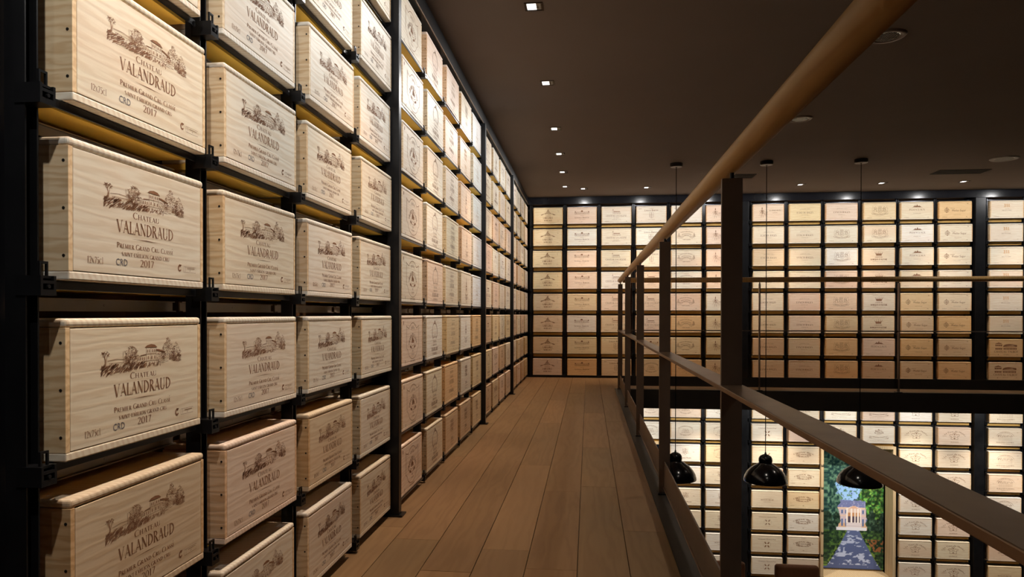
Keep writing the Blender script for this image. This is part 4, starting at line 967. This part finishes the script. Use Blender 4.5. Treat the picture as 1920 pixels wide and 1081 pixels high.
# lights under the gallery that wash the lower shelving
for i in range(9):
    x = -.3 + 1.15 * i
    T = thing('recessed_spotlight', 'spotlight under the walkway washing the downstairs shelving', 'spotlight', (x, 11.35, -.275), 0, 'spotlights under the walkway')
    obj('frame', MB().lathe([(.03, 0), (.045, 0), (.045, -.004), (.03, -.004)], n=16).mesh('frame', M['lampblack']), T)
    spot('lamp_light', (x, 11.35, -.31), (x, YB + .1, -2.6), SPOT_DOWN * 1.5, 70, SOFT, T); spot('lamp_light', (x, 11.35, -.31), (x, YB + .1, -1.1), SPOT_DOWN * .38, 130, WHITE, T)
for i, (x, y, r, lab) in enumerate([(2.20, 5.40, .135, 'large round downlight half behind the handrail, nearest the camera'), (2.22, 7.58, .125, 'round downlight peeping out behind the handrail, farther back'), (5.48, 9.80, .17, 'round downlight over the void at far right'), (2.20, 3.22, .135, 'added unseen downlight above the top edge of the picture, over the void'), (2.20, 1.05, .135, 'added unseen downlight over the void beside the camera'), (2.20, -1.1, .135, 'added unseen downlight over the void behind the camera')]):  # last three are added out of view to brighten railing posts and mid rail
    T = thing('round_downlight', lab, 'downlight', (x, y, CEIL), 0, 'round ceiling downlights')
    obj('trim_ring', MB().lathe([(r * .66, -.004), (r * .72, -.012), (r * .92, -.012), (r, -.001), (r, 0)], n=40).mesh('trim_ring', M['white'] if i == 2 else M['bronze'], smooth=True), T)
    obj('lens', MB().lathe([(0, -.006), (r * .62, -.006), (r * .66, -.004)], n=40).mesh('lens', M['glowlow']), T)
    g = MB()
    for a in range(-4, 5):
        t = a * r * .14; l = math.sqrt(max(0, (r * .62) ** 2 - t * t)); g.box(t - .0035, t + .0035, -l, l, -.011, -.006); g.box(-l, l, t - .0035, t + .0035, -.011, -.006)
    obj('louvre', g.mesh('louvre', M['lampblack'] if i < 2 else M['white']), T)
    spot('lamp_light', (x, y, CEIL - .04), (x, y, -3), SPOT_ROUND, 118, SOFT, T)
for i, (x0, x1, lab) in enumerate([(1.83, 2.46, 'slim rectangular ceiling vent partly behind the tall railing post'), (5.00, 5.70, 'slim rectangular ceiling vent over the void at right')]):
    T = thing('ceiling_vent', lab, 'vent', ((x0 + x1) / 2, 10.63, CEIL), 0, 'ceiling vents'); h = (x1 - x0) / 2
    obj('frame', MB().box(-h, h, -.15, -.135, -.006, 0).box(-h, h, .135, .15, -.006, 0).box(-h, -h + .015, -.135, .135, -.006, 0).box(h - .015, h, -.135, .135, -.006, 0).mesh('frame', M['wall']), T)
    obj('grille', MB().box(-h + .015, h - .015, -.135, .135, -.001, 0).mesh('grille', M['wall']), T)
    for j in range(2): obj('slat', MB().box(-h + .015, h - .015, -.06 + .09 * j, -.045 + .09 * j, -.005, -.001).mesh('slat', M['wall']), T)

# ------------------------------------------------------------------ pendant lamps over the void
zs_ = ZC - 2.27
prof = [(.279, 0), (.283, .004), (.281, .030), (.268, .075), (.240, .125), (.200, .170), (.150, .210), (.105, .238), (.088, .250), (.086, .262), (.091, .285), (.088, .315), (.070, .345), (.040, .362), (.016, .370), (.010, .392), (.006, .405)]
inner = [(r - .004 if r > .09 else max(.001, r - .004), z - .002) for r, z in prof[:9]]
shade_me = MB().lathe(list(reversed(inner)) + prof, n=48).mesh('lamp_shade', M['lampblack'], smooth=True)
for x, lab in ((1.195, 'black dome pendant lamp partly behind a railing post'), (2.395, 'black dome pendant lamp in the middle, wholly in view'), (3.615, 'black dome pendant lamp in front of the avenue photograph')):
    T = thing('pendant_lamp', lab, 'pendant lamp', (x, 9.65, zs_), 0, 'pendant lamps over the void')
    obj('lamp_shade', shade_me, T); top = CEIL - zs_
    obj('cord', MB().tube((0, 0, .40), (0, 0, top - .03), .0055, 8).mesh('cord', M['lampblack']), T)
    obj('canopy', MB().lathe([(0, top - .05), (.078, top - .05), (.085, top - .044), (.085, top)], n=28).mesh('canopy', M['lampblack']), T)
    obj('canopy_ring', MB().lathe([(.02, top - .0508), (.076, top - .0508)], n=28).mesh('canopy_ring', M['white']), T)
    obj('bulb', MB().lathe([(.001, .05), (.03, .06), (.042, .09), (.035, .13), (.02, .17), (.02, .22)], n=16).mesh('bulb', M['white'], smooth=True), T)

# ------------------------------------------------------------------ leather armchairs downstairs
def chair(x, y, lab, wdt=.60, top=1.01):
    T = thing('leather_chair', lab, 'chair', (x, y, ZLOW), 0, 'leather chairs downstairs')
    hw = wdt / 2
    obj('backrest', MB().box(-hw, hw, .0, .10, .40, top).mesh('backrest', M['leather'], bevel=.045, seg=4, smooth=True), T)
    obj('seat', MB().box(-hw + .01, hw - .01, -.46, .0, .36, .48).mesh('seat', M['leather'], bevel=.03, seg=3, smooth=True), T)
    for sx in (-1, 1):
        obj('armrest', MB().box(min(sx * hw, sx * (hw - .06)), max(sx * hw, sx * (hw - .06)), -.44, .02, .48, .66).mesh('armrest', M['leather'], bevel=.02, seg=2, smooth=True), T)
        for sy in (-.42, .06): obj('leg', MB().box(sx * (hw - .05) - .02, sx * (hw - .05) + .02, sy - .02, sy + .02, 0, .37).mesh('leg', M['lampblack'], bevel=.003), T)
chair(2.93, 10.02, 'tan leather chair back showing below the tall post at bottom centre', .60)
chair(1.93, 10.05, 'tan leather chair back mostly hidden behind the tall railing post', .60)
